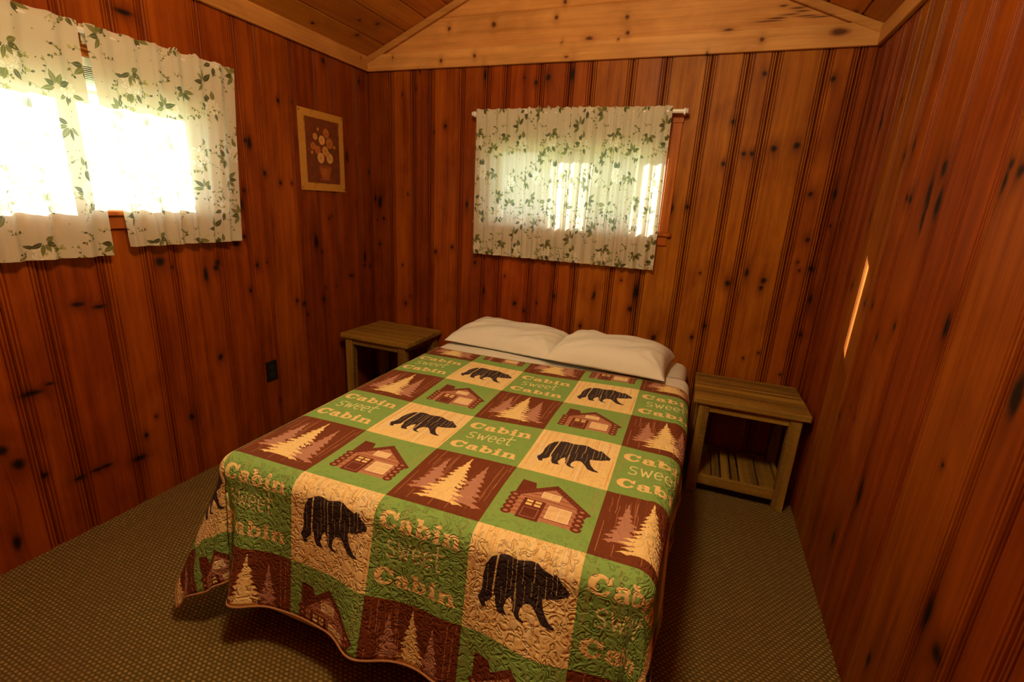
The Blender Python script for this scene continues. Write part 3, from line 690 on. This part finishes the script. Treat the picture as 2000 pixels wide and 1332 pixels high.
def taper(t):
    x = min(1., max(0., (t-.25)/.9)); return .05*x*x*(3-2*x)
def drape(s, t, O=.42, lift=0., rr=.05, fold=True, head=True):
    """cloth coordinates (s, t) -> bed-local position; keeps lengths roughly"""
    r = rr; sl_, sr_, tf = SLf+r, SRt-taper(t)-r, TF-r
    a = max(0., sl_-s, s-sr_); side = -1 if s < sl_ else 1; b = max(0., t-tf)
    cs = min(max(s, sl_), sr_); ct = min(t, tf)
    z0 = ZB+lift
    rho = math.hypot(a, b)
    if rho < 1e-6:
        e = min(1., max(0., (min(s-SLf, SRt-s, TF-t))/.25))
        return (s, t, z0+ (.004*math.sin(7*s+2*t)+.003*math.sin(11*t-4*s))*e)
    th_ = math.atan2(a, b)/(PI/2)        # 0 foot .. 1 side
    rho *= 1-.11*math.sin(2*math.atan2(a, b))
    beta = .05; az = th_*PI/2; tw = 0.
    if fold:
        def wv(x, c, w): return math.exp(-((x-c)/w)**2)
        foot = .13+.16*wv(s,.10,.06)+.15*wv(s,.535,.075)+.18*wv(s,1.02,.10)-.02*wv(s,.30,.08)+.05*wv(s,.78,.05)
        crease = -.17*wv(s,.03,.035)
        sidef = .05+.05*math.sin(t*9.+side)+.03*math.sin(t*17.)
        if side > 0: sidef = .02+.03*math.sin(t*8.2+.6)+.02*math.sin(t*19)
        if a == 0: beta = foot+crease
        elif b == 0: beta = sidef+(0. if side > 0 else .0)
        else:
            if side < 0:
                K = [(0.,0.,foot+crease),(.12,-.05,-.02),(.28,.20,.20),(.46,.48,.34),(.58,.62,.42),(.74,.86,.18),(.88,.97,.08),(1.,1.,sidef)]
            else:
                K = [(0.,0.,foot+crease),(.22,.10,.14),(.5,.42,.30),(.78,.85,.10),(1.,1.,sidef)]
            for i in range(len(K)-1):
                if th_ <= K[i+1][0]:
                    f = (th_-K[i][0])/(K[i+1][0]-K[i][0]); f = f*f*(3-2*f)
                    az = (K[i][1]+(K[i+1][1]-K[i][1])*f)*PI/2; beta = K[i][2]+(K[i+1][2]-K[i][2])*f; break
    L_ = r*PI/2
    if rho < L_: o = r*math.sin(rho/r); d = r*(1-math.cos(rho/r))
    else:
        l = rho-L_; lf = l/(l+.03)
        bb = beta*lf
        o = r+l*math.sin(bb); d = r+l*math.cos(bb)
    zz = z0-d
    if zz < .012: o += (.012-zz)*.8; zz = .012+.002*math.sin(40*rho)
    return (cs+side*math.sin(az)*o if a > 0 else s, ct+math.cos(az)*o if (b > 0 or a > 0) and not (b == 0) else t, zz)
def cloth_grid(name, s0, s1, t0f, t1, step, mat, lift, fold, rr, thick, parent=None, wav=0.):
    ns = int((s1-s0)/step)+1; nt_ = int((t1-t0f(0))/step)+1
    v, uvs = [], []
    for j in range(nt_+1):
        for i in range(ns+1):
            s = s0+(s1-s0)*i/ns; ta = t0f(s); t = ta+(t1-ta)*j/nt_
            p = drape(s, t, lift=lift, rr=rr, fold=fold); v.append(bw(*p)); uvs.append((s, t))
    f = [(j*(ns+1)+i, (j+1)*(ns+1)+i, (j+1)*(ns+1)+i+1, j*(ns+1)+i+1) for j in range(nt_) for i in range(ns)]
    me = mesh(name, v, f); uvl = me.uv_layers.new(name='UVMap')
    li = np.empty(len(me.loops), np.int32); me.loops.foreach_get('vertex_index', li)
    uvl.data.foreach_set('uv', np.array(uvs, np.float32)[li].ravel())
    o = link(me, name, mat, parent, smooth=True)
    md = o.modifiers.new('thickness', 'SOLIDIFY'); md.thickness = thick; md.offset = -1.0; md.use_rim = True
    return o, (ns, nt_)
sm = lambda x: 0. if x < 0 else (1. if x > 1 else x*x*(3-2*x))
qt0 = lambda s: -.135+.02*math.sin(s*5)+.02*sm((s-1.1)/.3)
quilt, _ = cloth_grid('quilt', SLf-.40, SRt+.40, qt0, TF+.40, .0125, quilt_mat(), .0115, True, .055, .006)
tag(quilt, 'patchwork print quilt with bears, pines, log cabins and Cabin sweet Cabin lettering', 'quilt')
# bound edge of the quilt
def binding():
    P = []
    s0, s1, t1 = SLf-.40, SRt+.40, TF+.40; n = 260
    path = [(s0, qt0(s0)+(t1-qt0(s0))*k/n) for k in range(n)]+[(s0+(s1-s0)*k/n, t1) for k in range(n)]+[(s1, t1+(qt0(s1)-t1)*k/n) for k in range(n)]+[(s1+(s0-s1)*k/n, qt0(s1+(s0-s1)*k/n)) for k in range(n+1)]
    cu = bpy.data.curves.new('b', 'CURVE'); cu.dimensions = '3D'; sp = cu.splines.new('POLY'); sp.points.add(len(path)-1)
    for p, (s, t) in zip(sp.points, path):
        q = bw(*drape(s, t, lift=.0095, rr=.055)); p.co = (*q, 1)
    cu.bevel_depth = .0036; cu.bevel_resolution = 2
    ob = bpy.data.objects.new('b', cu); COL.objects.link(ob)
    dg = bpy.context.evaluated_depsgraph_get(); me = bpy.data.meshes.new_from_object(ob.evaluated_get(dg))
    bpy.data.objects.remove(ob); me.name = 'binding'; me.materials.clear()
    o = link(me, 'binding', cloth_mat('quilt_binding', (.42,.22,.10), 60., .1), quilt, smooth=True)
    return o
binding()
fs, _ = cloth_grid('flat_sheet', SLf-.12, SRt+.13, lambda s: -.30, -.09, .02, sheet_m, .0005, False, .052, .004)
tag(fs, 'white flat sheet folded between the pillows and the top of the quilt', 'sheet')

# ------------------------------------------------------------ pillows
def pillow(name, cs, ct, a, b, h, rot, seed, tilt=0., label='', zoff=0., sag=0.):
    r = random.Random(seed); n = 44; m = 34
    ph = [r.uniform(0, 6) for _ in range(8)]
    top, bot = [], []
    for j in range(m+1):
        for i in range(n+1):
            u = -1+2*i/n; w = -1+2*j/m
            ed = (max(0., 1-abs(u)**5.0))**.5*(max(0., 1-abs(w)**3.0))**.52
            pin = 1-.055*(1-abs(w)**2)*abs(u)**4; pin2 = 1-.07*(1-abs(u)**2)*abs(w)**4
            x = u*a*pin; y = w*b*pin2
            c, sn = math.cos(rot), math.sin(rot)
            wr = .005*math.sin(7*u+ph[0]+3*w)*ed+.004*math.sin(11*w+ph[1]+6*u)*ed+.0035*math.sin(17*(u+w)+ph[2])*ed*(abs(u) > .3)
            # creases that radiate from the corners
            for q, (cu, cw) in enumerate(((1,1),(-1,1),(1,-1),(-1,-1))):
                d = math.hypot(u-cu, w-cw); an = math.atan2(w-cw, u-cu); wr += .008*math.exp(-d*d*2.2)*math.sin(an*13+ph[q+3])*ed
            zt = h*ed*(1+.12*w*0)+wr + tilt*w*.5
            zbm = -h*.22*ed + tilt*w*.5*.0
            X = cs+x*c-y*sn; T = ct+x*sn+y*c
            zz = ZB+.024+zoff
            top.append(bw(X, T, zz+zt)); bot.append(bw(X, T, max(ZB+.008+zoff*.6, zz+zbm)))
    v = top+bot; N_ = (n+1)*(m+1); f = []
    for j in range(m):
        for i in range(n):
            q = (j*(n+1)+i, j*(n+1)+i+1, (j+1)*(n+1)+i+1, (j+1)*(n+1)+i)
            f.append(tuple(reversed(q))); f.append(tuple(N_+k for k in q))
    me = mesh(name, v, f)
    bm = bmesh.new(); bm.from_mesh(me)
    # close the rim
    rim = [j*(n+1)+i for j, i in [(0,i) for i in range(n)]+[(j,n) for j in range(m)]+[(m,i) for i in range(n,0,-1)]+[(j,0) for j in range(m,0,-1)]]
    bm.verts.ensure_lookup_table()
    for k in range(len(rim)):
        a_, b_ = rim[k], rim[(k+1) % len(rim)]
        try: bm.faces.new((bm.verts[a_], bm.verts[b_], bm.verts[N_+b_], bm.verts[N_+a_]))
        except ValueError: pass
    bmesh.ops.recalc_face_normals(bm, faces=bm.faces); bm.to_mesh(me); bm.free()
    o = link(me, name, pillow_m, None, smooth=True)
    md = o.modifiers.new('s', 'SUBSURF'); md.levels = md.render_levels = 1
    tag(o, label, 'pillow', 'pillows at the head of the bed'); return o
pillow('pillow', .330, -.435, .325, .225, .092, math.radians(4.5), 3, label='white pillow on the left, partly under the other pillow, nearer the left nightstand')
pillow('pillow', .918, -.36, .298, .225, .104, math.radians(4.0), 8, label='white pillow on the right, its edge overlapping the left one, nearer the right nightstand', zoff=.012)

# ------------------------------------------------------------ nightstands
def rustic(name='rustic_wood'):
    m, nt, out = new_mat(name); N = NT(nt)
    tc = N.n('ShaderNodeTexCoord'); oi = N.n('ShaderNodeObjectInfo'); geo = N.n('ShaderNodeNewGeometry')
    at = N.n('ShaderNodeAttribute', attribute_name='along'); sep = N.n('ShaderNodeSeparateXYZ'); N.l(tc.outputs['Object'], sep.inputs[0])
    nd = N.n('ShaderNodeVectorMath', operation='MULTIPLY'); N.l(tc.outputs['Object'], nd.inputs[0])
    # stretch along the long side of each piece (object colour carries the axis)
    sub = N.n('ShaderNodeVectorMath', operation='SUBTRACT'); sub.inputs[0].default_value = (1,1,1); 
    ax = N.n('ShaderNodeVectorMath', operation='SCALE'); ax.inputs['Scale'].default_value = .965; N.l(oi.outputs['Color'], ax.inputs[0]); N.l(ax.outputs[0], sub.inputs[1])
    N.l(sub.outputs[0], nd.inputs[1])
    off = N.n('ShaderNodeVectorMath', operation='ADD'); N.l(nd.outputs[0], off.inputs[0]); N.l(N.comb(N.math('MULTIPLY', oi.outputs['Random'], 9.), 0., 0.), off.inputs[1])
    g = N.noise(off.outputs[0], 26., 3, .5, .3); g2 = N.noise(off.outputs[0], 9., 3, .6, 1.5); spk = N.noise(tc.outputs['Object'], 60., 4, .7)
    col = N.ramp(N.math('ADD', N.math('MULTIPLY', g, .6), N.math('MULTIPLY', g2, .4)), [(.30,(.070,.034,.006)),(.43,(.21,.110,.013)),(.60,(.38,.215,.024)),(.80,(.55,.33,.042))])
    stain = N.maprange(N.noise(off.outputs[0], 7.5, 3, .6, 1.), .50, .66)
    col = N.mix(N.math('MULTIPLY', stain, .6), col, (.07,.035,.01,1))
    wear = N.math('MULTIPLY', N.maprange(geo.outputs['Pointiness'], .53, .60), N.maprange(spk, .50, .62))
    col = N.mix(N.math('MULTIPLY', wear, .35, clamp=True), col, (.50,.38,.20,1))
    N.l(N.bsdf(col, .55, .35, N.bump(g, .2, .002)), out.inputs[0]); return m
rust = rustic()
def nightstand():
    t = empty('nightstand')
    w, d, h = .50, .415, .510
    def pc(nm, x0, x1, y0, y1, z0, z1, ax, bev=.004):
        o = box(nm, x0, x1, y0, y1, z0, z1, rust, t, bev, 2); o.color = (*ax, 1); return o
    X, Y, Z = (1,0,0), (0,1,0), (0,0,1)
    pc('top_plank', -w/2, w/2, -d/2, -d/2+.236, h-.030, h, X); pc('top_plank', -w/2+.002, w/2-.001, -d/2+.243, d/2, h-.032, h-.002, X)
    L = .05; lx, ly = w/2-.028, d/2-.012
    for sx in (-1, 1):
        for sy in (-1, 1):
            x0, x1 = sorted((sx*lx, sx*(lx-L))); y0, y1 = sorted((sy*ly, sy*(ly-L)))
            pc('leg', x0, x1, y0, y1, 0, h-.0315, Z, .003)
    iw, id_ = lx-L, ly-L
    for sy in (-1, 1):
        y0, y1 = sorted((sy*(ly-.008), sy*(ly-.028)))
        pc('apron', -iw, iw, y0, y1, h-.070, h-.032, X, .002); pc('lower_rail', -iw, iw, y0, y1, .05, .10, X, .003)
    for sx in (-1, 1):
        x0, x1 = sorted((sx*(lx-.008), sx*(lx-.028)))
        pc('apron', x0, x1, -id_, id_, h-.070, h-.032, Y, .002); pc('lower_rail', x0, x1, -id_, id_, .05, .10, Y, .003)
    xs = [(-.190,-.110,0),(-.104,-.068,.006),(-.060,-.020,0),(-.010,.018,.006),(.026,.105,0),(.112,.188,.003)]
    for k, (a, b, dz) in enumerate(xs):
        pc('shelf_slat', a, b, -ly+.030, ly-.030, .078-dz, .094-dz, Y, .002)
    return t
n1 = nightstand(); n1.location = (2.442, -.236, 0); n1.rotation_euler = (0,0,math.radians(.6))
tag(n1, 'rustic wooden nightstand with open slatted shelf right of the bed, in the right corner', 'nightstand', 'nightstands beside the bed')
n2 = copy_tree(n1); n2.location = (.316, -.224, 0); n2.rotation_euler = (0,0,0)
n2['label'] = 'rustic wooden nightstand left of the bed in the corner below the flower picture'

# ------------------------------------------------------------ picture and outlet on the left wall
def picture():
    w, h = 356, 427; C = Canvas(w, h, srgb(208,180,110)); r = random.Random(9)
    for _ in range(500):
        C.ellipse(r.uniform(0,w), r.uniform(0,h), r.uniform(3,16), r.uniform(3,14), srgb(*r.choice(((196,160,84),(220,192,128),(186,146,76),(212,178,104)))), r.uniform(0,3), .22, soft=6)
    x0, x1, y0, y1 = 48, 314, 42, 388
    C.a[y0:y1, x0:x1] = srgb(122,72,44)
    for _ in range(420):
        cx, cy = r.uniform(x0+8,x1-8), r.uniform(y0+8,y1-8); C.ellipse(cx, cy, r.uniform(5,20), r.uniform(5,16), srgb(*r.choice(((110,56,34),(140,84,48),(96,58,30),(130,66,52),(118,84,40)))), r.uniform(0,3), .3, soft=7)
    mx = lambda u: x0+u*(x1-x0); my = lambda v: y0+v*(y1-y0)
    C.poly([(mx(.34),my(.27)),(mx(.72),my(.27)),(mx(.66),my(.10)),(mx(.60),my(.07)),(mx(.46),my(.07)),(mx(.40),my(.10))], srgb(172,112,60))
    C.ellipse(mx(.53), my(.27), 50, 9, srgb(150,92,50)); C.ellipse(mx(.5), my(.18), 16, 22, srgb(196,136,78), al=.6, soft=8)
    C.ellipse(mx(.52), my(.065), 48, 7, srgb(170,120,80), al=.6, soft=4)
    def rose(u, v, R, c):
        cx, cy = mx(u), my(v); C.ellipse(cx, cy, R, R*1.05, srgb(*c))
        for k in range(7):
            an = k*2.1+u*9; d = R*(.25+.09*k); cc = tuple(min(255, q+r.randint(-34,22)) for q in c)
            C.ellipse(cx+math.cos(an)*d*.6, cy+math.sin(an)*d*.6, R*.34, R*.17, srgb(*cc), an+1.57, .75)
        C.ellipse(cx, cy, R*.16, R*.14, srgb(150,96,60), al=.8)
    for _ in range(60):
        an = r.uniform(0,6.28); d = r.uniform(.12,.36); C.ellipse(mx(.5+math.cos(an)*d), my(.53+math.sin(an)*d*.7), r.uniform(6,14), r.uniform(2,5), srgb(*r.choice(((92,84,40),(110,98,52),(78,66,32)))), r.uniform(0,3), .75)
    P1, P2, P3 = (214,180,140), (190,136,84), (232,206,164)
    for u, v, R, c in ((.60,.80,24,P2),(.69,.65,28,P2),(.27,.72,17,P1),(.20,.57,19,P2),(.33,.52,22,P2),(.46,.68,24,P3),(.55,.52,25,P1),(.41,.40,27,P3),(.68,.41,27,P3),(.84,.60,9,P1),(.36,.84,8,P1),(.16,.47,8,P1),(.62,.47,19,P1)):
        rose(u, v, R, c)
    C.a *= np.array([.92,.76,.50], np.float32)
    return image_from('flower_print', C.a)
def uv_mat(name, img, rough=.6):
    m, nt, out = new_mat(name); N = NT(nt); uv = N.n('ShaderNodeUVMap', uv_map='UVMap')
    it = N.n('ShaderNodeTexImage', image=img, extension='EXTEND'); N.l(uv.outputs[0], it.inputs[0]); N.l(N.bsdf(it.outputs[0], rough, .3), out.inputs[0]); return m
pic = empty('flower_picture', (.0005, -.433, 1.582)); tag(pic, 'unframed print of pale roses in a pot pinned to the left wall by its corners', 'picture')
paper_edge = plain('paper_edge', (.62,.48,.25), .8, .2)
ny = 12; v = []; f = []; uvs = []
for k in range(ny+1):
    for zz in (0, 1):
        yy = -.177+.354*k/ny; bowed = .004*math.sin(PI*k/ny)
        v.append((.004+bowed, yy, -.2135+.427*zz)); uvs.append((k/ny, zz))
f = [(2*k, 2*k+2, 2*k+3, 2*k+1) for k in range(ny)]
me = mesh('print_sheet', v, f); ul = me.uv_layers.new(name='UVMap')
for lp in me.loops: ul.data[lp.index].uv = uvs[lp.vertex_index]
ps = link(me, 'print_sheet', uv_mat('flower_print', picture()), pic); md = ps.modifiers.new('t', 'SOLIDIFY'); md.thickness = .0015; md.offset = -1
pinm = plain('pin_metal', (.10,.07,.05), .4, .5, .8)
for yy, zz in ((-.166,.2),(.166,.2),(-.166,-.2),(.166,-.2)):
    link(cyl_bm((.0038, yy, zz), (.0068, yy, zz), .0035, 10), 'pin', pinm, pic)
outl = empty('wall_outlet', (0, -.913, .392)); tag(outl, 'black double outlet low on the left wall between window and nightstand', 'outlet')
blk = plain('black_plastic', (.008,.008,.008), .5, .4); blk2 = plain('black_socket', (.018,.017,.016), .4, .5)
box('plate', 0, .006, -.036, .036, -.057, .057, blk, outl, .002, 2)
for zz in (-.021, .021):
    rc = box('socket', .006, .0085, -.017, .017, zz-.014, zz+.014, blk2, outl, .002, 2)
    for yy in (-.006, .006): box('slot', .0085, .0088, yy-.0012, yy+.0012, zz-.004, zz+.006, blk, rc)
link(cyl_bm((.006,0,0),(.0078,0,0),.003,10), 'screw', pinm, outl)

# ------------------------------------------------------------ curtains
def floral():
    n = 1024; C = Canvas(n, n, srgb(226,219,196)); r = random.Random(21)
    def leaf(x, y, L_, wd, an, c, vein=True):
        pts = []
        for k in range(9): f_ = k/8.; pts.append((L_*f_, wd*math.sin(PI*f_**.8)))
        pts += [(L_*(1-k/8.), -wd*math.sin(PI*(1-k/8.)**.8)) for k in range(9)]
        ca, sa = math.cos(an), math.sin(an)
        for dx in (-n, 0, n):
            for dy in (-n, 0, n):
                if -60 < x+dx < n+60 and -60 < y+dy < n+60:
                    C.poly([(x+dx+u*ca-v_*sa, y+dy+u*sa+v_*ca) for u, v_ in pts], c, .92)
                    if vein: C.stroke([(x+dx, y+dy), (x+dx+L_*.9*ca, y+dy+L_*.9*sa)], 1.6, srgb(214,214,176), .8)
    def petal_flower(x, y, R):
        for ring, k in ((1., 9), (.7, 7), (.42, 5)):
            for i in range(k):
                an = i*2*PI/k+ring*2; px, py = x+math.cos(an)*R*ring*.62, y+math.sin(an)*R*ring*.62
                C.ellipse(px, py, R*.34, R*.25, srgb(250,248,236) if ring > .6 else srgb(244,238,214), an, .9)
                C.ellipse(px, py, R*.34, R*.25, srgb(196,190,160), an, .75, inner=.90)
        C.ellipse(x, y, R*.14, R*.12, srgb(190,184,120), al=.8)
    DG, MG, OL, YG = srgb(74,74,38), srgb(114,120,56), srgb(128,128,72), srgb(190,190,110)
    pos = [(r.uniform(60,n-60), r.uniform(60,n-60)) for _ in range(9)]
    pos = [(170,180),(520,120),(850,260),(300,470),(690,520),(120,760),(480,830),(860,860),(940,560)]
    for (x, y) in pos:
        R = r.uniform(52, 84)
        for k in range(r.randint(4, 6)):
            an = r.uniform(0, 6.28); L_ = r.uniform(38, 66); leaf(x+math.cos(an)*R*.8, y+math.sin(an)*R*.8, L_, L_*r.uniform(.2,.3), an+r.uniform(-.5,.5), r.choice((DG,MG,OL,MG,DG)))
        petal_flower(x, y, R)
    for (x, y, rt) in ((330,250,.2),(760,700,1.4),(90,560,2.6),(610,330,4.0),(930,120,5.2),(420,980,.9),(240,900,3.1),(150,330,5.0),(560,480,2.2),(860,930,3.7),(700,60,1.1),(60,760,.4)):
        for k in range(5): leaf(x+14*math.cos(rt+k*.75), y+14*math.sin(rt+k*.75), r.uniform(52,80), r.uniform(12,17), rt+k*.75, (DG,MG,OL,DG,MG)[k])
    for _ in range(80):
        x, y, an = r.uniform(0,n), r.uniform(0,n), r.uniform(0,6.28)
        pts = [(x, y)]; 
        for k in range(6): an += r.uniform(-.45,.45); x += math.cos(an)*15; y += math.sin(an)*15; pts.append((x, y))
        C.stroke(pts, 2.0, srgb(128,128,88), .8)
        for k in range(1, 6, r.choice((1,2))):
            L_ = r.uniform(13, 26); leaf(pts[k][0], pts[k][1], L_, L_*.27, an+r.choice((-1,1))*r.uniform(.7,1.3), r.choice((DG,MG,OL,YG)), False)
        if r.random() < .6: C.ellipse(pts[-1][0], pts[-1][1], 8, 6, r.choice((DG,OL,YG)), an, .9)
    for _ in range(90):
        C.ellipse(r.uniform(0,n), r.uniform(0,n), r.uniform(3,6), r.uniform(2,4), r.choice((DG,MG,OL)), r.uniform(0,3), .8)
    return image_from('floral_print', C.a)
FL = floral()
def curtain_mat():
    m, nt, out = new_mat('sheer_floral'); N = NT(nt)
    uv = N.n('ShaderNodeUVMap', uv_map='UVMap'); sc = N.n('ShaderNodeVectorMath', operation='SCALE'); sc.inputs['Scale'].default_value = 1/.60; N.l(uv.outputs[0], sc.inputs[0])
    it = N.n('ShaderNodeTexImage', image=FL, extension='REPEAT'); N.l(sc.outputs[0], it.inputs[0])
    wv = N.noise(uv.outputs[0], 900., 2, .5); bmp = N.bump(wv, .15, .001)
    d = N.n('ShaderNodeBsdfDiffuse'); N.l(it.outputs[0], d.inputs[0]); N.l(bmp, d.inputs['Normal'])
    t = N.n('ShaderNodeBsdfTranslucent'); N.l(N.mix(.22, it.outputs[0], (.95,.97,.80,1)), t.inputs[0])
    m1 = N.n('ShaderNodeMixShader'); m1.inputs[0].default_value = .29; N.l(d.outputs[0], m1.inputs[1]); N.l(t.outputs[0], m1.inputs[2])
    tr = N.n('ShaderNodeBsdfTransparent'); N.l(it.outputs[0], tr.inputs[0])
    m2 = N.n('ShaderNodeMixShader'); m2.inputs[0].default_value = .035; N.l(m1.outputs[0], m2.inputs[1]); N.l(tr.outputs[0], m2.inputs[2])
    N.l(m2.outputs[0], out.inputs[0]); return m
cur_m = curtain_mat()
def curtain(place, top, bot, z_rod, z_bot, nf, label, seed, dtop=.070, dbot=.045, amp=.011, ruffle=.028, full=1.35, uoff=0., zb1=None, grp=None, ruf=.006):
    """top=(a0,a1) at the rod, bot=(a0,a1) at the hem; place(a,d,z)"""
    r = random.Random(seed); nu, nz = 150, 46
    ph = [r.uniform(0, 6.28) for _ in range(6)]
    v, uvs = [], []
    zt = z_rod+ruffle
    for j in range(nz+1):
        g = j/nz
        for i in range(nu+1):
            u = i/nu
            hem = z_bot if zb1 is None else z_bot+(zb1-z_bot)*u
            zz = zt+(hem-zt)*g
            if j < 3: zz += (ruf*1.6*max(0., math.sin(u*nf*7.3+ph[0]))**2*max(0., math.sin(u*6.+ph[1])+.3)+.0015*math.sin(u*60))*(1-j/3.)-.006*(1-j/3.)
            down = max(0., (z_rod-zz)/(z_rod-hem)); 
            a = (top[0]+(top[1]-top[0])*u)*(1-down)+(bot[0]+(bot[1]-bot[0])*u)*down
            am = amp*(.75+.5*down); at = u*nf*6.283+.8*math.sin(u*5+ph[2])+.5*down*math.sin(u*9+ph[3])
            dd = am*math.sin(at)+am*.45*math.sin(at*2.1+ph[4])+.3*am*math.sin(at*.37+ph[5]+down*2)
            pin = abs(zz-z_rod) < .016
            base = dtop+(dbot-dtop)*down**.8
            if pin: dd *= .55
            a += am*.35*math.cos(at)
            v.append(place(a, max(.036 if zz > 1.15 else .012, base+dd) if down > 0 else base+dd, zz)); uvs.append(((top[0]+abs(top[1]-top[0])*u)*full+uoff, zz))
    f = [(j*(nu+1)+i, j*(nu+1)+i+1, (j+1)*(nu+1)+i+1, (j+1)*(nu+1)+i) for j in range(nz) for i in range(nu)]
    me = mesh('curtain', v, f); ul = me.uv_layers.new(name='UVMap')
    li = np.empty(len(me.loops), np.int32); me.loops.foreach_get('vertex_index', li)
    ul.data.foreach_set('uv', np.array(uvs, np.float32)[li].ravel())
    o = link(me, 'curtain', cur_m, None, smooth=True)
    # rod pocket and hem: a second layer of cloth behind the first
    def layer(name, j0, j1, off):
        vv = [Vector(v[j*(nu+1)+i]) for j in range(j0, j1+1) for i in range(nu+1)]; q = place(0, off, 0); q0 = place(0, 0, 0)
        dv = Vector(q)-Vector(q0); vv = [tuple(x-dv) for x in vv]; k = j1-j0
        ff = [(j*(nu+1)+i, j*(nu+1)+i+1, (j+1)*(nu+1)+i+1, (j+1)*(nu+1)+i) for j in range(k) for i in range(nu)]
        m2 = mesh(name, vv, ff); l2 = m2.uv_layers.new(name='UVMap'); li2 = np.empty(len(m2.loops), np.int32); m2.loops.foreach_get('vertex_index', li2)
        sub = np.array(uvs, np.float32)[j0*(nu+1):(j1+1)*(nu+1)]; l2.data.foreach_set('uv', sub[li2].ravel())
        link(m2, name, cur_m, o, smooth=True)
    layer('rod_pocket', 0, 4, .026); layer('hem', nz-3, nz, .003)
    tag(o, label, 'curtain', grp); return o
white_rod = plain('white_rod', (.82,.80,.74), .3, .5)
clear = plain('rod_end', (.75,.72,.66), .12, .8)
def rod(place, a0, a1, z, label, group):
    c = place((a0+a1)/2, .056, z); t = empty('curtain_rod', c); cv = Vector(c)
    P = lambda a, d, z_: Vector(place(a, d, z_))-cv
    link(cyl_bm(P(a0,.056,z), P(a1,.056,z), .0100, 14), 'rod_tube', white_rod, t, smooth=False)
    for a in (a0, a1):
        p, q = P(a-.004, .0, z-.016), P(a+.004, .066, z+.013); c3 = [sorted((p[i], q[i])) for i in range(3)]
        box('bracket', *c3[0], *c3[1], *c3[2], white_rod, t, .002)
        s = 1 if a == a1 else -1
        link(cyl_bm(P(a+s*.0045,.056,z), P(a+s*.016,.056,z), .012, 16), 'end_cap', clear, t)
    tag(t, label, 'curtain rod', group)
rod(pb, .789, 1.942, 1.842, 'white curtain rod over the far wall window above the bed, ends showing', 'curtain rods')
rod(pl, -2.205, -1.046, 1.842, 'white curtain rod over the left wall window, seen between its two curtains', 'curtain rods')
curtain(pb, (.802,1.362), (.792,1.366), 1.842, 1.046, 9, 'left curtain of the far wall window above the bed, green leaf print', 3, grp='floral curtains', zb1=1.046, amp=.008)
curtain(pb, (1.366,1.882), (1.352,1.886), 1.842, 1.046, 9, 'right curtain of the far wall window, with the rod end past its edge', 7, grp='floral curtains', uoff=.13, amp=.008)
curtain(pl, (-1.600,-1.030), (-1.548,-1.052), 1.842, 1.112, 6, 'right curtain of the left wall window, nearer the flower picture', 12, grp='floral curtains', amp=.008, full=1.15, uoff=.4)
curtain(pl, (-2.222,-1.622), (-2.235,-1.612), 1.842, 1.084, 6, 'left curtain of the left wall window, cut by the picture edge', 15, grp='floral curtains', amp=.008, full=1.15, uoff=.2)

# ------------------------------------------------------------ outside the windows
def leafy_mat(name, a, b):
    m, nt, out = new_mat(name); N = NT(nt); tc = N.n('ShaderNodeTexCoord'); n_ = N.noise(tc.outputs['Object'], 5., 4, .7)
    N.l(N.bsdf(N.mix(n_, (*a,1), (*b,1)), .8, .2), out.inputs[0]); return m
leafy = leafy_mat('foliage', (.07,.16,.02), (.30,.42,.07)); bark = leafy_mat('bark', (.10,.07,.045), (.22,.16,.10)); grass = leafy_mat('grass', (.12,.22,.04), (.30,.36,.10))
gm = box('ground', -14, 12, -12, 16, -.35, -.30, grass); tag(gm, kind='structure')
def tree(x, y, rad, h, crown, seed, label):
    r = random.Random(seed); t = empty('tree', (x, y, -.30))
    bm = bmesh.new(); bmesh.ops.create_cone(bm, cap_ends=True, segments=14, radius1=rad*1.15, radius2=rad*.8, depth=h, matrix=Matrix.Translation((0,0,h/2)))
    link(bm, 'trunk', bark, t, smooth=True)
    bm = bmesh.new()
    for k in range(crown[0]):
        c = Vector((r.uniform(-1,1)*crown[1], r.uniform(-1,1)*crown[1], crown[2]+r.uniform(0, crown[3])))
        s = r.uniform(.35,.7); bmesh.ops.create_icosphere(bm, subdivisions=2, radius=s, matrix=Matrix.Translation(c))
    for v_ in bm.verts: v_.co += Vector((r.uniform(-1,1), r.uniform(-1,1), r.uniform(-1,1)))*.09
    link(bm, 'foliage', leafy, t)
    tag(t, label, 'tree', 'trees outside the far window')
q = -.845/.545
for (xc, yy, rad, sd_, lb) in ((1.595, 1.7, .046, 1, 'slim tall tree added unseen to block sun on the far window, nearest the cabin wall'), (.86, 2.7, .20, 2, 'thicker tall tree added unseen to block sun on the far window, behind the slim one'), (1.345, 5.5, .02, 3, 'thin young tree added unseen to block sun on the far window, farthest out')):  # unseen trunks added along the sun's path to shade stripes on the curtains
    tree(xc+q*yy, yy, rad, 7.4, (9, .6, 6.9, 1.0), sd_, lb)
for k, (x_, y_, lb) in enumerate(((5.2,5.2,'bushy green tree in the yard beyond the far window, on the right'),(.9,6.4,'bushy green tree in the yard beyond the far window, on the left'))):
    tree(x_, y_, .12, 2.2, (26, 1.0, .7, 2.6), 20+k, lb)
